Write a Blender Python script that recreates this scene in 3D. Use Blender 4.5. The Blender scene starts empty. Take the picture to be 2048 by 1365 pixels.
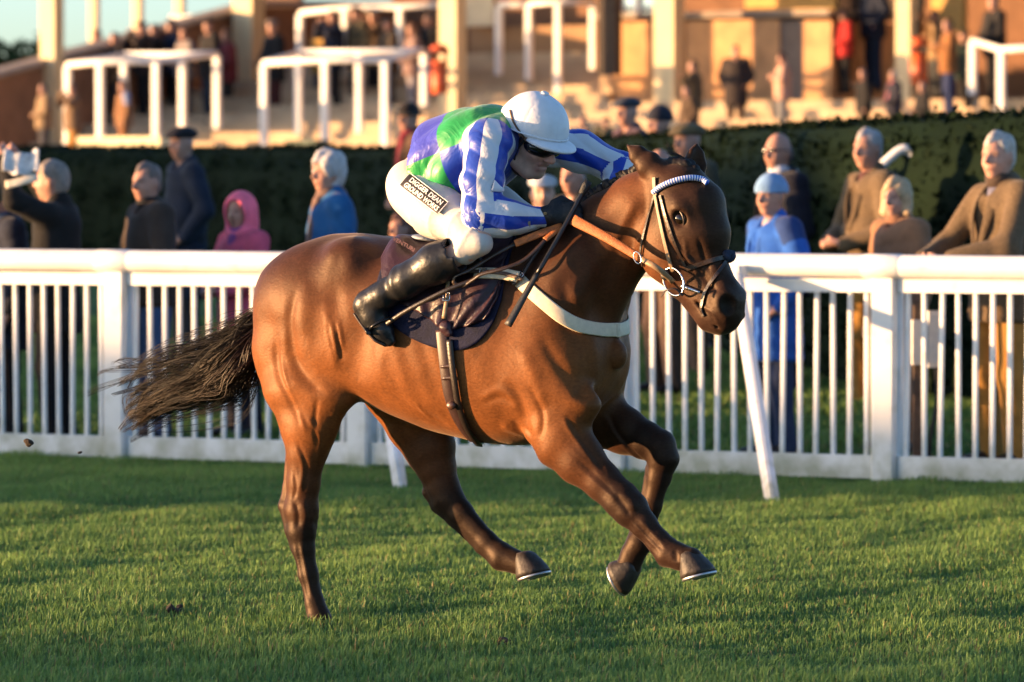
import bpy, math, random
import numpy as np
from mathutils import Vector
random.seed(7); RNG = np.random.default_rng(7)

# ------------------------------------------------------------------ camera, world, sun
scene = bpy.context.scene
col = scene.collection
FPX = 2048 * 200 / 36.0            # focal length in photo pixels
CAMH = 1.55
PITCH = math.atan(291.5 / FPX)
cam_d = bpy.data.cameras.new('camera'); cam = bpy.data.objects.new('camera', cam_d); col.objects.link(cam)
cam.location = (0, 0, CAMH); cam.rotation_euler = (math.pi / 2 - PITCH, 0, 0)
cam_d.lens = 200; cam_d.sensor_width = 36; cam_d.clip_end = 2000; cam_d.clip_start = 0.5
cam_d.dof.use_dof = True; cam_d.dof.focus_distance = 20.15; cam_d.dof.aperture_fstop = 5.0
scene.camera = cam

SUN_EL = math.radians(3.2)
SUN_T = math.radians(3)           # the sun stands almost square to the left of the picture
to_sun = Vector((-math.cos(SUN_T) * math.cos(SUN_EL), -math.sin(SUN_T) * math.cos(SUN_EL), math.sin(SUN_EL)))
world = bpy.data.worlds.new('World'); scene.world = world; world.use_nodes = True
wn = world.node_tree.nodes; wl = world.node_tree.links
sky = wn.new('ShaderNodeTexSky'); sky.sky_type = 'NISHITA'; sky.sun_disc = False
sky.sun_elevation = SUN_EL; sky.sun_rotation = math.atan2(to_sun.x, to_sun.y)
sky.air_density = 0.5; sky.dust_density = 1.0; sky.ozone_density = 1.5
bg = wn['Background']; bg.inputs['Strength'].default_value = 0.115
wl.new(sky.outputs['Color'], bg.inputs['Color'])
sun_d = bpy.data.lights.new('sun', 'SUN'); sun_d.energy = 3.1; sun_d.angle = math.radians(0.6); sun_d.color = (1.0, 0.58, 0.27)
sun = bpy.data.objects.new('sun', sun_d); col.objects.link(sun)
sun.rotation_euler = to_sun.to_track_quat('Z', 'Y').to_euler(); sun.location = to_sun * 50
vs = scene.view_settings
vs.view_transform = 'Standard'; vs.look = 'None'; vs.exposure = 2.45; vs.gamma = 1; vs.use_curve_mapping = False
scene.cycles.use_denoising = True
scene.cycles.max_bounces = 6; scene.cycles.transparent_max_bounces = 6

# ------------------------------------------------------------------ pixel rays of the photograph -> places in the world
A_TRACK = math.radians(30)         # the track runs towards the camera, to the right
CF, SF = math.cos(A_TRACK), math.sin(A_TRACK)
CAMP = np.array([0, 0, CAMH])
def ray(u, v):
    u = np.asarray(u, float); v = np.asarray(v, float)
    c, s = math.cos(PITCH), math.sin(PITCH)
    x = (u - 1024) / FPX; y = (682.5 - v) / FPX
    return np.stack([x + 0 * y, c + s * y + 0 * x, -s + c * y + 0 * x], -1)
def at(u, v, D):
    r = ray(u, v); return CAMP + r * (D / r[..., 1])[..., None] if np.ndim(D) else CAMP + r * (D / r[..., 1:2])
# horse frame: X forward along the track, Y to the horse's left (away from the camera), Z up
HFW = np.array([CF, -SF, 0.0]); HLF = np.array([SF, CF, 0.0])
_o = at(900, 391, 20.35); HO = np.array([_o[0], _o[1], 0.0])
SPX = FPX / 20.35
def h2w(P):
    P = np.asarray(P, float); return HO + P[..., 0:1] * HFW + P[..., 1:2] * HLF + P[..., 2:3] * np.array([0, 0, 1.0])
def w2h(P):
    q = np.asarray(P, float) - HO; return np.stack([q @ HFW, q @ HLF, q[..., 2]], -1)
def d2h(d): return np.stack([d @ HFW, d @ HLF, d[..., 2]], -1)
def hp(u, v, lat=0.0):
    r = ray(u, v); t = (lat - (CAMP - HO) @ HLF) / (r @ HLF)
    return w2h(CAMP + r * (t[..., None] if np.ndim(t) else t))
def R(px): return px / SPX

# ------------------------------------------------------------------ object helpers
def new_mesh(name, V, F, smooth=True):
    me = bpy.data.meshes.new(name)
    V = np.asarray(V, np.float32)
    if isinstance(F, np.ndarray):
        n, k = F.shape
        me.vertices.add(len(V)); me.vertices.foreach_set('co', V.ravel())
        me.loops.add(n * k); me.loops.foreach_set('vertex_index', F.astype(np.int32).ravel())
        me.polygons.add(n); me.polygons.foreach_set('loop_start', np.arange(0, n * k, k, dtype=np.int32))
        me.update(calc_edges=True); me.validate()
    else:
        me.from_pydata([tuple(map(float, p)) for p in V], [], F); me.update()
    if smooth: me.polygons.foreach_set('use_smooth', np.ones(len(me.polygons), bool))
    return me
def empty(name, loc, label=None, cat=None, group=None):
    o = bpy.data.objects.new(name, None); col.objects.link(o); o.location = tuple(map(float, loc)); o.empty_display_size = 0.1
    return tag(o, label, cat, group)
def tag(o, label=None, cat=None, group=None, kind=None):
    if label: o['label'] = label
    if cat: o['category'] = cat
    if group: o['group'] = group
    if kind: o['kind'] = kind
    return o
ABS = {}
def obj(name, V, F, mat, parent=None, smooth=True, origin=None):
    """V in world space; the object sits at origin (or at its parent's place)"""
    V = np.asarray(V, float)
    base = np.zeros(3)
    if parent is not None: base = ABS[parent.name]
    og = base if origin is None else np.asarray(origin, float)
    o = bpy.data.objects.new(name, new_mesh(name, V - og, F, smooth)); col.objects.link(o)
    if parent is not None: o.parent = parent
    o.location = tuple(og - base); ABS[o.name] = og
    if mat is not None: o.data.materials.append(mat)
    return o
def thing(name, loc, label, cat, group=None):
    o = empty(name, loc, label, cat, group); ABS[o.name] = np.asarray(loc, float); return o
def attr(o, name, data):
    a = o.data.attributes.new(name, 'FLOAT', 'POINT'); a.data.foreach_set('value', np.asarray(data, np.float32).ravel())
def vcol(o, C):
    a = o.data.color_attributes.new('Col', 'FLOAT_COLOR', 'POINT')
    C = np.asarray(C, np.float32)
    if C.shape[1] == 3: C = np.concatenate([C, np.ones((len(C), 1), np.float32)], 1)
    a.data.foreach_set('color', C.ravel())

class MB:
    def __init__(s): s.V = []; s.F = []
    def add(s, V, F):
        n = len(s.V); s.V += [tuple(map(float, p)) for p in V]; s.F += [tuple(i + n for i in f) for f in F]
    def box(s, c, ax, ay, az, bev=0):
        """box about c with half-axis vectors ax, ay, az (optionally chamfered)"""
        c = np.asarray(c, float); ax, ay, az = (np.asarray(q, float) for q in (ax, ay, az))
        if not bev:
            P = [c + i * ax + j * ay + k * az for k in (-1, 1) for j in (-1, 1) for i in (-1, 1)]
            s.add(P, [(0, 2, 3, 1), (4, 5, 7, 6), (0, 1, 5, 4), (2, 6, 7, 3), (0, 4, 6, 2), (1, 3, 7, 5)])
        else:
            # chamfer the four long edges along az
            la, lb = np.linalg.norm(ax), np.linalg.norm(ay); fa, fb = 1 - bev / la, 1 - bev / lb
            ring = [(1, fb), (fa, 1), (-fa, 1), (-1, fb), (-1, -fb), (-fa, -1), (fa, -1), (1, -fb)]
            P = [c + i * ax + j * ay + k * az for k in (-1, 1) for i, j in ring]
            F = [(q, (q + 1) % 8, 8 + (q + 1) % 8, 8 + q) for q in range(8)] + [tuple(range(7, -1, -1)), tuple(range(8, 16))]
            s.add(P, F)
        return s
    def obj(s, name, mat, parent=None, smooth=False, origin=None): return obj(name, np.array(s.V), s.F, mat, parent, smooth, origin)

def catmull(P, n=8):
    P = np.asarray(P, float)
    Q = np.concatenate([[2 * P[0] - P[1]], P, [2 * P[-1] - P[-2]]]); out = []
    for i in range(1, len(Q) - 2):
        p0, p1, p2, p3 = Q[i - 1:i + 3]
        for t in np.linspace(0, 1, n, endpoint=False):
            out.append(0.5 * (2 * p1 + (p2 - p0) * t + (2 * p0 - 5 * p1 + 4 * p2 - p3) * t * t + (3 * p1 - p0 - 3 * p2 + p3) * t ** 3))
    out.append(Q[-2]); return np.array(out)
def frames(P, ref=None):
    T = np.gradient(P, axis=0); T /= np.linalg.norm(T, axis=1)[:, None] + 1e-9
    if ref is None:
        r = np.array([0, 0, 1.0]) if abs(T[0][2]) < 0.9 else np.array([1.0, 0, 0])
        N = []
        for t in T:
            n = r - (r @ t) * t; n /= np.linalg.norm(n) + 1e-9; N.append(n); r = n
        N = np.array(N)
    else:
        ref = np.broadcast_to(np.asarray(ref, float), P.shape)
        N = ref - np.sum(ref * T, 1)[:, None] * T; N /= np.linalg.norm(N, axis=1)[:, None] + 1e-9
    return T, N, np.cross(T, N)
def tube(P, r, sides=8, ref=None, flat=1.0, cap=True):
    P = np.asarray(P, float); T, N, B = frames(P, ref); r = np.broadcast_to(np.asarray(r, float), (len(P),))
    a = np.linspace(0, 2 * np.pi, sides, endpoint=False)
    V = (P[:, None] + r[:, None, None] * (np.cos(a)[None, :, None] * N[:, None] * flat + np.sin(a)[None, :, None] * B[:, None])).reshape(-1, 3)
    F = [(i * sides + j, i * sides + (j + 1) % sides, (i + 1) * sides + (j + 1) % sides, (i + 1) * sides + j) for i in range(len(P) - 1) for j in range(sides)]
    if cap: F += [tuple(range(sides - 1, -1, -1)), tuple((len(P) - 1) * sides + j for j in range(sides))]
    return V, F
def strap(P, N, w, th=0.004):
    """flat strap along P whose flat side looks along N"""
    P = np.asarray(P, float); T, N, B = frames(P, N)
    w = np.broadcast_to(np.asarray(w, float), (len(P),))[:, None] / 2
    c = 0.82
    V = np.stack([P - B * w, P - B * w * c + N * th, P + B * w * c + N * th, P + B * w, P + B * w * c - N * th * .6, P - B * w * c - N * th * .6], 1).reshape(-1, 3)
    m = 6
    F = [(i * m + j, i * m + (j + 1) % m, (i + 1) * m + (j + 1) % m, (i + 1) * m + j) for i in range(len(P) - 1) for j in range(m)]
    F += [tuple(range(m - 1, -1, -1)), tuple((len(P) - 1) * m + j for j in range(m))]
    return V, F
def joined(*parts):
    V = []; F = []
    for v, f in parts:
        n = len(V); V += [tuple(p) for p in v]; F += [tuple(i + n for i in q) for q in f]
    return np.array(V), F
def nz(P, freq, seed=0, octv=3):
    """cheap smooth noise: sums of sines in random directions, about -1..1"""
    g = np.random.default_rng(seed); out = 0; amp = 1; tot = 0
    for o in range(octv):
        s = 0
        for k in range(5):
            d = g.normal(size=3); d *= freq / np.linalg.norm(d) * g.uniform(.7, 1.3)
            s = s + np.sin(P @ d + g.uniform(0, 6.28))
        out = out + amp * s / 2.5; tot += amp; amp *= .5; freq *= 2.1
    return out / tot

# ------------------------------------------------------------------ implicit modelling: smooth unions, meshed by surface nets
class Ec:   # segment with an elliptic, tapering section
    def __init__(s, a, b, ra, rb, lat=(0, 1, 0), c=None):
        s.a = np.asarray(a, float); s.b = np.asarray(b, float)
        ra = (ra, ra) if np.ndim(ra) == 0 else ra; rb = (rb, rb) if np.ndim(rb) == 0 else rb
        s.ra, s.rb, s.c = ra, rb, c
        d = s.b - s.a; s.L = max(np.linalg.norm(d), 1e-6); s.ax = d / s.L
        l = np.asarray(lat, float); l = l - (l @ s.ax) * s.ax
        if np.linalg.norm(l) < 1e-4: l = np.cross(s.ax, [1, 0.3, 0.2])
        s.l = l / np.linalg.norm(l); s.n = np.cross(s.l, s.ax)
        m = max(*ra, *rb); s.lo = np.minimum(s.a, s.b) - m; s.hi = np.maximum(s.a, s.b) + m
    def __call__(s, x, y, z):
        x = x - s.a[0]; y = y - s.a[1]; z = z - s.a[2]
        q = x * s.ax[0] + y * s.ax[1] + z * s.ax[2]
        t = np.clip(q / s.L, 0, 1); pa = q - t * s.L
        pn = x * s.n[0] + y * s.n[1] + z * s.n[2]; pl = x * s.l[0] + y * s.l[1] + z * s.l[2]
        rn = s.ra[0] + (s.rb[0] - s.ra[0]) * t; rl = s.ra[1] + (s.rb[1] - s.ra[1]) * t; m = np.minimum(rn, rl)
        A, B, C = pn / rn, pl / rl, pa / m
        k0 = np.sqrt(A * A + B * B + C * C) + 1e-6; k1 = np.sqrt((A / rn) ** 2 + (B / rl) ** 2 + (C / m) ** 2) + 1e-6
        return k0 * (k0 - 1) / k1
class El:   # ellipsoid, axes as rows of M
    def __init__(s, c0, r, M=None, c=None):
        s.p = np.asarray(c0, float); s.r = np.asarray(r, float) if np.ndim(r) else np.full(3, float(r)); s.M = np.eye(3) if M is None else np.asarray(M, float); s.c = c
        m = s.r.max(); s.lo = s.p - m; s.hi = s.p + m
    def __call__(s, x, y, z):
        x = x - s.p[0]; y = y - s.p[1]; z = z - s.p[2]
        k0 = 0; k1 = 0
        for i in range(3):
            q = (x * s.M[i, 0] + y * s.M[i, 1] + z * s.M[i, 2]) / s.r[i]; k0 = k0 + q * q; k1 = k1 + (q / s.r[i]) ** 2
        k0 = np.sqrt(k0) + 1e-6; k1 = np.sqrt(k1) + 1e-6
        return k0 * (k0 - 1) / k1
class Fn:
    def __init__(s, f, lo, hi, c=None): s.f, s.lo, s.hi, s.c = f, np.asarray(lo, float), np.asarray(hi, float), c
    def __call__(s, x, y, z): return s.f(x, y, z)
def chain(pts, lat=(0, 1, 0), c=None):
    """pts: (pos, rn, rl[, colour])"""
    out = []
    for p, q in zip(pts[:-1], pts[1:]):
        out.append(Ec(p[0], q[0], (p[1], p[2]), (q[1], q[2]), lat, (q[3] if len(q) > 3 else c)))
    return out
def axes(d, up=(0, 0, 1)):
    d = np.asarray(d, float); d = d / np.linalg.norm(d); u = np.asarray(up, float); l = np.cross(u, d); l /= np.linalg.norm(l)
    return np.array([d, l, np.cross(d, l)])
class Field:
    def __init__(s, lo, hi, h):
        s.h = h; s.lo = np.asarray(lo, float); n = np.ceil((np.asarray(hi) - s.lo) / h).astype(int) + 1
        s.ax = [(s.lo[i] + h * np.arange(n[i])).astype(np.float32) for i in range(3)]
        s.D = np.full(n, 0.5, np.float32); s.prims = []
    def _box(s, p, m):
        r = []
        for i in range(3):
            a = int(max(0, math.floor((p.lo[i] - m - s.lo[i]) / s.h))); b = int(min(len(s.ax[i]), math.ceil((p.hi[i] + m - s.lo[i]) / s.h) + 1))
            if b <= a: return None
            r.append(slice(a, b))
        return tuple(r)
    def add(s, prims, k=0.02):
        for p in (prims if isinstance(prims, (list, tuple)) else [prims]):
            s.prims.append(p); b = s._box(p, max(k, 2 * s.h) + s.h)
            if b is None: continue
            d = np.asarray(p(s.ax[0][b[0]][:, None, None], s.ax[1][b[1]][None, :, None], s.ax[2][b[2]][None, None, :]), np.float32)
            o = s.D[b]; hh = np.maximum(k - np.abs(o - d), 0) / k
            s.D[b] = np.minimum(o, d) - hh * hh * k * 0.25
        return s
    def sub(s, prims, k=0.02):
        for p in (prims if isinstance(prims, (list, tuple)) else [prims]):
            b = s._box(p, max(k, 2 * s.h) + s.h)
            if b is None: continue
            d = -np.asarray(p(s.ax[0][b[0]][:, None, None], s.ax[1][b[1]][None, :, None], s.ax[2][b[2]][None, None, :]), np.float32)
            o = s.D[b]; hh = np.maximum(k - np.abs(o - d), 0) / k
            s.D[b] = np.maximum(o, d) + hh * hh * k * 0.25
        return s
    def cut(s, n, c, k=0.01):
        """keep the side where n.p < c"""
        n = np.asarray(n, float); l = np.linalg.norm(n); n = n / l; c = c / l
        d = (n[0] * s.ax[0][:, None, None] + n[1] * s.ax[1][None, :, None] + n[2] * s.ax[2][None, None, :] - c).astype(np.float32)
        hh = np.maximum(k - np.abs(s.D - d), 0) / k
        s.D = np.maximum(s.D, d) + hh * hh * k * 0.25
        return s
    def sample(s, P):
        q = (np.asarray(P, float) - s.lo) / s.h; sh = np.array(s.D.shape)
        q = np.clip(q, 0, sh - 1.001); i = q.astype(int); f = q - i; out = 0
        for a in (0, 1):
            for b in (0, 1):
                for c in (0, 1):
                    w = (f[..., 0] if a else 1 - f[..., 0]) * (f[..., 1] if b else 1 - f[..., 1]) * (f[..., 2] if c else 1 - f[..., 2])
                    out = out + w * s.D[i[..., 0] + a, i[..., 1] + b, i[..., 2] + c]
        return out
    def grad(s, P):
        e = s.h * 1.5; g = np.stack([s.sample(P + np.eye(3)[i] * e) - s.sample(P - np.eye(3)[i] * e) for i in range(3)], -1)
        return g / (np.linalg.norm(g, axis=-1, keepdims=True) + 1e-9)
    def march(s, o, d, tmax, n=400):
        """first hit along rays o + t d (arrays), nan when missed"""
        o = np.atleast_2d(o); d = np.atleast_2d(d); ts = np.linspace(0, tmax, n)
        P = o[:, None] + ts[None, :, None] * d[:, None]; v = s.sample(P)
        inside = v < 0; k = np.argmax(inside, 1); ok = inside.any(1) & (k > 0)
        k = np.maximum(k, 1); r = np.arange(len(k)); a, b = v[r, k - 1], v[r, k]
        t = ts[k - 1] + (ts[1] - ts[0]) * a / (a - b + 1e-9)
        X = o + t[:, None] * d; X[~ok] = np.nan; return X
    def mesh(s, smooth=1):
        D = s.D; S = D < 0; nx, ny, nzz = D.shape
        cor = [(i, j, k) for i in (0, 1) for j in (0, 1) for k in (0, 1)]
        cnt = sum(S[i:nx - 1 + i, j:ny - 1 + j, k:nzz - 1 + k].astype(np.int8) for i, j, k in cor)
        ci = np.argwhere((cnt > 0) & (cnt < 8)); idx = np.full(cnt.shape, -1, np.int32); idx[ci[:, 0], ci[:, 1], ci[:, 2]] = np.arange(len(ci))
        val = [D[ci[:, 0] + i, ci[:, 1] + j, ci[:, 2] + k] for i, j, k in cor]
        acc = np.zeros((len(ci), 3)); n = np.zeros(len(ci))
        for a in range(8):
            for b in range(a + 1, 8):
                if sum(abs(cor[a][q] - cor[b][q]) for q in range(3)) != 1: continue
                m = (val[a] < 0) != (val[b] < 0); va, vb = val[a][m], val[b][m]; t = (va / (va - vb))[:, None]
                acc[m] += np.array(cor[a]) * (1 - t) + np.array(cor[b]) * t; n[m] += 1
        V = s.lo + s.h * (ci + acc / n[:, None]); Fs = []
        for axn in range(3):
            sl0 = [slice(1, -1)] * 3; sl1 = [slice(1, -1)] * 3; sl0[axn] = slice(0, -1); sl1[axn] = slice(1, None)
            A, B = S[tuple(sl0)], S[tuple(sl1)]; e = np.argwhere(A != B); inn = A[e[:, 0], e[:, 1], e[:, 2]]
            e = e + 1; e[:, axn] -= 1; p, q = (axn + 1) % 3, (axn + 2) % 3; quad = []
            for dp, dq in ((-1, -1), (0, -1), (0, 0), (-1, 0)):
                c = e.copy(); c[:, p] += dp; c[:, q] += dq; quad.append(idx[c[:, 0], c[:, 1], c[:, 2]])
            quad = np.stack(quad, 1); quad[~inn] = quad[~inn][:, ::-1]; Fs.append(quad)
        F = np.concatenate(Fs); F = F[(F >= 0).all(1)]
        for _ in range(smooth): V = lap(V, F, 0.5)
        return V, F
    def colors(s, V, base, sig=0.02):
        V = np.asarray(V); ds = []; cs = []
        for p in s.prims:
            ds.append(p(V[:, 0], V[:, 1], V[:, 2])); cs.append(base if p.c is None else p.c)
        ds = np.array(ds); w = np.exp(-np.clip(ds - ds.min(0), 0, 1) / sig); w /= w.sum(0)
        return w.T @ np.array(cs, float)
def lap(V, F, f):
    e = np.concatenate([F, np.roll(F, -1, 1)]) if False else None
    a = F.ravel(); b = np.roll(F, -1, 1).ravel(); c = np.roll(F, 1, 1).ravel(); n = len(V)
    w = np.bincount(a, minlength=n) * 2.0
    S = np.stack([np.bincount(a, V[b, i], n) + np.bincount(a, V[c, i], n) for i in range(3)], 1)
    return V + f * (S / np.maximum(w, 1)[:, None] - V) * (w > 0)[:, None]
def vnormals(V, F):
    n = np.cross(V[F[:, 2]] - V[F[:, 0]], V[F[:, 3]] - V[F[:, 1]]); N = np.zeros_like(V)
    for k in range(4):
        for i in range(3): N[:, i] += np.bincount(F[:, k], n[:, i], len(V))
    return N / (np.linalg.norm(N, axis=1, keepdims=True) + 1e-12)

# ------------------------------------------------------------------ materials
MATS = {}
def principled(name):
    m = bpy.data.materials.new(name); m.use_nodes = True; return m, m.node_tree.nodes, m.node_tree.links, m.node_tree.nodes['Principled BSDF']
def mat(name, c=(.5, .5, .5), rough=.7, noise=0.15, nscale=20, bump=0.0, bscale=60, spec=.5, metal=0, attrib=False, sheen=0, stretch=(1, 1, 1), coat=0):
    if name in MATS: return MATS[name]
    m, N, L, b = principled(name); MATS[name] = m
    b.inputs['Roughness'].default_value = rough; b.inputs['Specular IOR Level'].default_value = spec; b.inputs['Metallic'].default_value = metal
    b.inputs['Coat Weight'].default_value = coat
    if sheen: b.inputs['Sheen Weight'].default_value = sheen; b.inputs['Sheen Roughness'].default_value = .4
    tc = N.new('ShaderNodeTexCoord'); mp = N.new('ShaderNodeMapping'); mp.inputs['Scale'].default_value = stretch; L.new(tc.outputs['Object'], mp.inputs['Vector'])
    n = N.new('ShaderNodeTexNoise'); n.inputs['Scale'].default_value = nscale; n.inputs['Detail'].default_value = 5; L.new(mp.outputs['Vector'], n.inputs['Vector'])
    if attrib: src = N.new('ShaderNodeAttribute'); src.attribute_name = 'Col'; cs = src.outputs['Color']
    else: src = N.new('ShaderNodeRGB'); src.outputs[0].default_value = (*c, 1); cs = src.outputs[0]
    mr = N.new('ShaderNodeMapRange'); mr.inputs['From Min'].default_value = .3; mr.inputs['From Max'].default_value = .7; mr.inputs['To Min'].default_value = 1 - noise; mr.inputs['To Max'].default_value = 1 + noise
    L.new(n.outputs['Fac'], mr.inputs['Value'])
    mx = N.new('ShaderNodeVectorMath'); mx.operation = 'MULTIPLY'; L.new(cs, mx.inputs[0]); L.new(mr.outputs['Result'], mx.inputs[1]); L.new(mx.outputs['Vector'], b.inputs['Base Color'])
    if bump:
        n2 = N.new('ShaderNodeTexNoise'); n2.inputs['Scale'].default_value = bscale; n2.inputs['Detail'].default_value = 4; L.new(mp.outputs['Vector'], n2.inputs['Vector'])
        bp = N.new('ShaderNodeBump'); bp.inputs['Strength'].default_value = bump; bp.inputs['Distance'].default_value = .01; L.new(n2.outputs['Fac'], bp.inputs['Height']); L.new(bp.outputs['Normal'], b.inputs['Normal'])
    return m
# ------------------------------------------------------------------ ground
FA = math.radians(30.1); FD = np.array([math.cos(FA), -math.sin(FA), 0]); FQ = np.array([math.sin(FA), math.cos(FA), 0])
FP = np.array([0, 31.8, 0.0]); ZUP = np.array([0, 0, 1.0])
def fw(s, q, z=0.0): return FP + s * FD + q * FQ + z * ZUP
QZ = np.array([[-400, 0], [0.25, 0], [2, .07], [7, .30], [12, .5], [22, .8], [40, 1.1], [70, 1.4], [900, 1.4]])
def ground_z(P):
    q = (np.asarray(P) - FP)[..., :2] @ FQ[:2]; return np.interp(q, QZ[:, 0], QZ[:, 1])
def fence_hit(u, v, q=0.0):
    r = ray(u, v); t = (q - (CAMP - FP) @ FQ) / (r @ FQ); p = CAMP + r * t - FP; return p @ FD, p[2]
def turf_nodes(m, N, L, b, blade=False):
    tc = N.new('ShaderNodeNewGeometry')
    n1 = N.new('ShaderNodeTexNoise'); n1.inputs['Scale'].default_value = .9; n1.inputs['Detail'].default_value = 3
    n2 = N.new('ShaderNodeTexNoise'); n2.inputs['Scale'].default_value = 9; n2.inputs['Detail'].default_value = 4
    for n in (n1, n2): L.new(tc.outputs['Position'], n.inputs['Vector'])
    ad = N.new('ShaderNodeMath'); ad.operation = 'MULTIPLY_ADD'; ad.inputs[1].default_value = .45; L.new(n2.outputs['Fac'], ad.inputs[0])
    mu = N.new('ShaderNodeMath'); mu.operation = 'MULTIPLY'; mu.inputs[1].default_value = .55; L.new(n1.outputs['Fac'], mu.inputs[0]); L.new(mu.outputs[0], ad.inputs[2])
    return ad.outputs[0]
def turf_mat():
    m, N, L, b = principled('turf_soil'); f = turf_nodes(m, N, L, b)
    cr = N.new('ShaderNodeValToRGB'); cr.color_ramp.elements[0].position = .35; cr.color_ramp.elements[0].color = (.05, .11, .03, 1)
    cr.color_ramp.elements[1].position = .66; cr.color_ramp.elements[1].color = (.11, .20, .05, 1); L.new(f, cr.inputs['Fac']); L.new(cr.outputs['Color'], b.inputs['Base Color'])
    b.inputs['Roughness'].default_value = .9; b.inputs['Specular IOR Level'].default_value = .15
    g = N.new('ShaderNodeNewGeometry'); n = N.new('ShaderNodeTexNoise'); n.inputs['Scale'].default_value = 22; n.inputs['Detail'].default_value = 6; L.new(g.outputs['Position'], n.inputs['Vector'])
    bp = N.new('ShaderNodeBump'); bp.inputs['Strength'].default_value = 1; bp.inputs['Distance'].default_value = .12; L.new(n.outputs['Fac'], bp.inputs['Height']); L.new(bp.outputs['Normal'], b.inputs['Normal'])
    return m
def blade_mat():
    m = bpy.data.materials.new('grass_blade'); m.use_nodes = True; N = m.node_tree.nodes; L = m.node_tree.links; N.clear()
    out = N.new('ShaderNodeOutputMaterial'); a = N.new('ShaderNodeAttribute'); a.attribute_name = 'Col'
    d = N.new('ShaderNodeBsdfPrincipled'); d.inputs['Roughness'].default_value = .55; d.inputs['Specular IOR Level'].default_value = .25
    t = N.new('ShaderNodeBsdfTranslucent'); mx = N.new('ShaderNodeMixShader'); mx.inputs[0].default_value = .35
    L.new(a.outputs['Color'], d.inputs['Base Color']); L.new(a.outputs['Color'], t.inputs['Color']); L.new(d.outputs[0], mx.inputs[1]); L.new(t.outputs[0], mx.inputs[2]); L.new(mx.outputs[0], out.inputs['Surface'])
    return m
def build_ground():
    ss = np.concatenate([np.linspace(-600, -40, 6), np.linspace(-30, 30, 13), np.linspace(40, 600, 6)]); V = []; F = []
    qs = QZ[:, 0]
    for q, z in QZ:
        for s in ss: V.append(fw(s, q, z))
    n = len(ss)
    for i in range(len(qs) - 1):
        for j in range(n - 1): F.append((i * n + j, i * n + j + 1, (i + 1) * n + j + 1, (i + 1) * n + j))
    o = obj('turf_ground', np.array(V), F, turf_mat()); tag(o, 'green turf of the racecourse and the lawn behind the rail', None, None, 'structure')
    # grass blades: dense where the lens sees the track, thinner on the lawn behind the rail
    def blades(name, label, cnt, D0, D1, half, hmin, hmax, wd, seed, qmin=None, qmax=None, keep=None):
        g = np.random.default_rng(seed)
        y = np.sqrt(g.uniform(D0 ** 2, D1 ** 2, cnt)); x = g.uniform(-half, half, cnt) * y
        P = np.stack([x, y, 0 * x], 1); q = (P - FP) @ FQ
        k = np.ones(cnt, bool)
        if qmin is not None: k &= q > qmin
        if qmax is not None: k &= q < qmax
        P = P[k]; n = len(P); P[:, 2] = ground_z(P)
        big = nz(P, .9, 3, 2); mid = nz(P * [1, .55, 1], 5.0, 4, 3); tuft = nz(P, 17.0, 9, 2)
        hgt = g.uniform(hmin, hmax, n) * (1 + .45 * np.clip(mid, -1, 1) + .35 * np.clip(tuft, -1, 1))
        az = g.uniform(0, 2 * np.pi, n); lean = np.abs(g.normal(.35, .3, n)); wdt = wd * g.uniform(.6, 1.3, n)
        # a prevailing lean along the track
        dirv = np.stack([np.cos(az), np.sin(az), 0 * az], 1) + .35 * np.array([CF, -SF, 0]); side = np.stack([-np.sin(az), np.cos(az), 0 * az], 1)
        b = P - [0, 0, .01]; m = P + dirv * (hgt * lean * .4)[:, None] + ZUP * (hgt * .6)[:, None]; t = P + dirv * (hgt * lean * 1.1)[:, None] + ZUP * (hgt * (1 - .25 * lean))[:, None]
        V = np.stack([b - side * wdt[:, None], b + side * wdt[:, None], m + side * wdt[:, None] * .8, m - side * wdt[:, None] * .8, t], 1).reshape(-1, 3)
        i0 = np.arange(n) * 5
        F = np.concatenate([np.stack([i0, i0 + 1, i0 + 2], 1), np.stack([i0, i0 + 2, i0 + 3], 1), np.stack([i0 + 3, i0 + 2, i0 + 4], 1)])
        o = obj(name, V, F, MATS.setdefault('blade', blade_mat()), smooth=True)
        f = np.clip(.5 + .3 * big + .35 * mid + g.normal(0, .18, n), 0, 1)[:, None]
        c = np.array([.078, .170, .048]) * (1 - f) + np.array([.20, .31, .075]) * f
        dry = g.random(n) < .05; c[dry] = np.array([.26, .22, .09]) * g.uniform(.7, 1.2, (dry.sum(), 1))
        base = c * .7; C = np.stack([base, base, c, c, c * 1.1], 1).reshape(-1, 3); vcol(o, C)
        return tag(o, label, 'grass', None, 'stuff')
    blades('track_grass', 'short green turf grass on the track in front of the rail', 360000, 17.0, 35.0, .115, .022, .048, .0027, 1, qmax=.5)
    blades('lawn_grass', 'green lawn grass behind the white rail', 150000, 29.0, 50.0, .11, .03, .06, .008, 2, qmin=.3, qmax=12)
    g = np.random.default_rng(21); SO = mat('wet_soil', (.045, .03, .02), .9, .4, 40, .6, 80)
    for i, (u, v, D, r) in enumerate(((56, 883, 21.5, .014), (160, 905, 21.2, .006), (352, 1225, 20.9, .022), (1010, 1290, 19.5, .02))):
        c = at(u, v, D); z = float(ground_z(c))
        if v > 1000: c[2] = z + .015
        f = Field(c - .05, c + .05, .004); f.add([El(c, (r * 1.3, r, r * .7)), El(c + g.normal(0, r * .5, 3), r * .7), El(c + g.normal(0, r * .6, 3), r * .6)], .006); V, F = f.mesh(0); V = V + vnormals(V, F) * (.003 * nz(V, 300, i, 1))[:, None]
        o = obj('turf_clod', V, F, SO, None, True, c); tag(o, ('larger dark clod of turf flying at the left edge of the picture', 'tiny crumb of turf flying below the tip of the tail', 'dark crumb of soil on the turf behind the planted hind leg', 'dark crumb of soil on the turf below the raised hind hoof')[i], 'clod', 'clods of turf')
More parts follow.
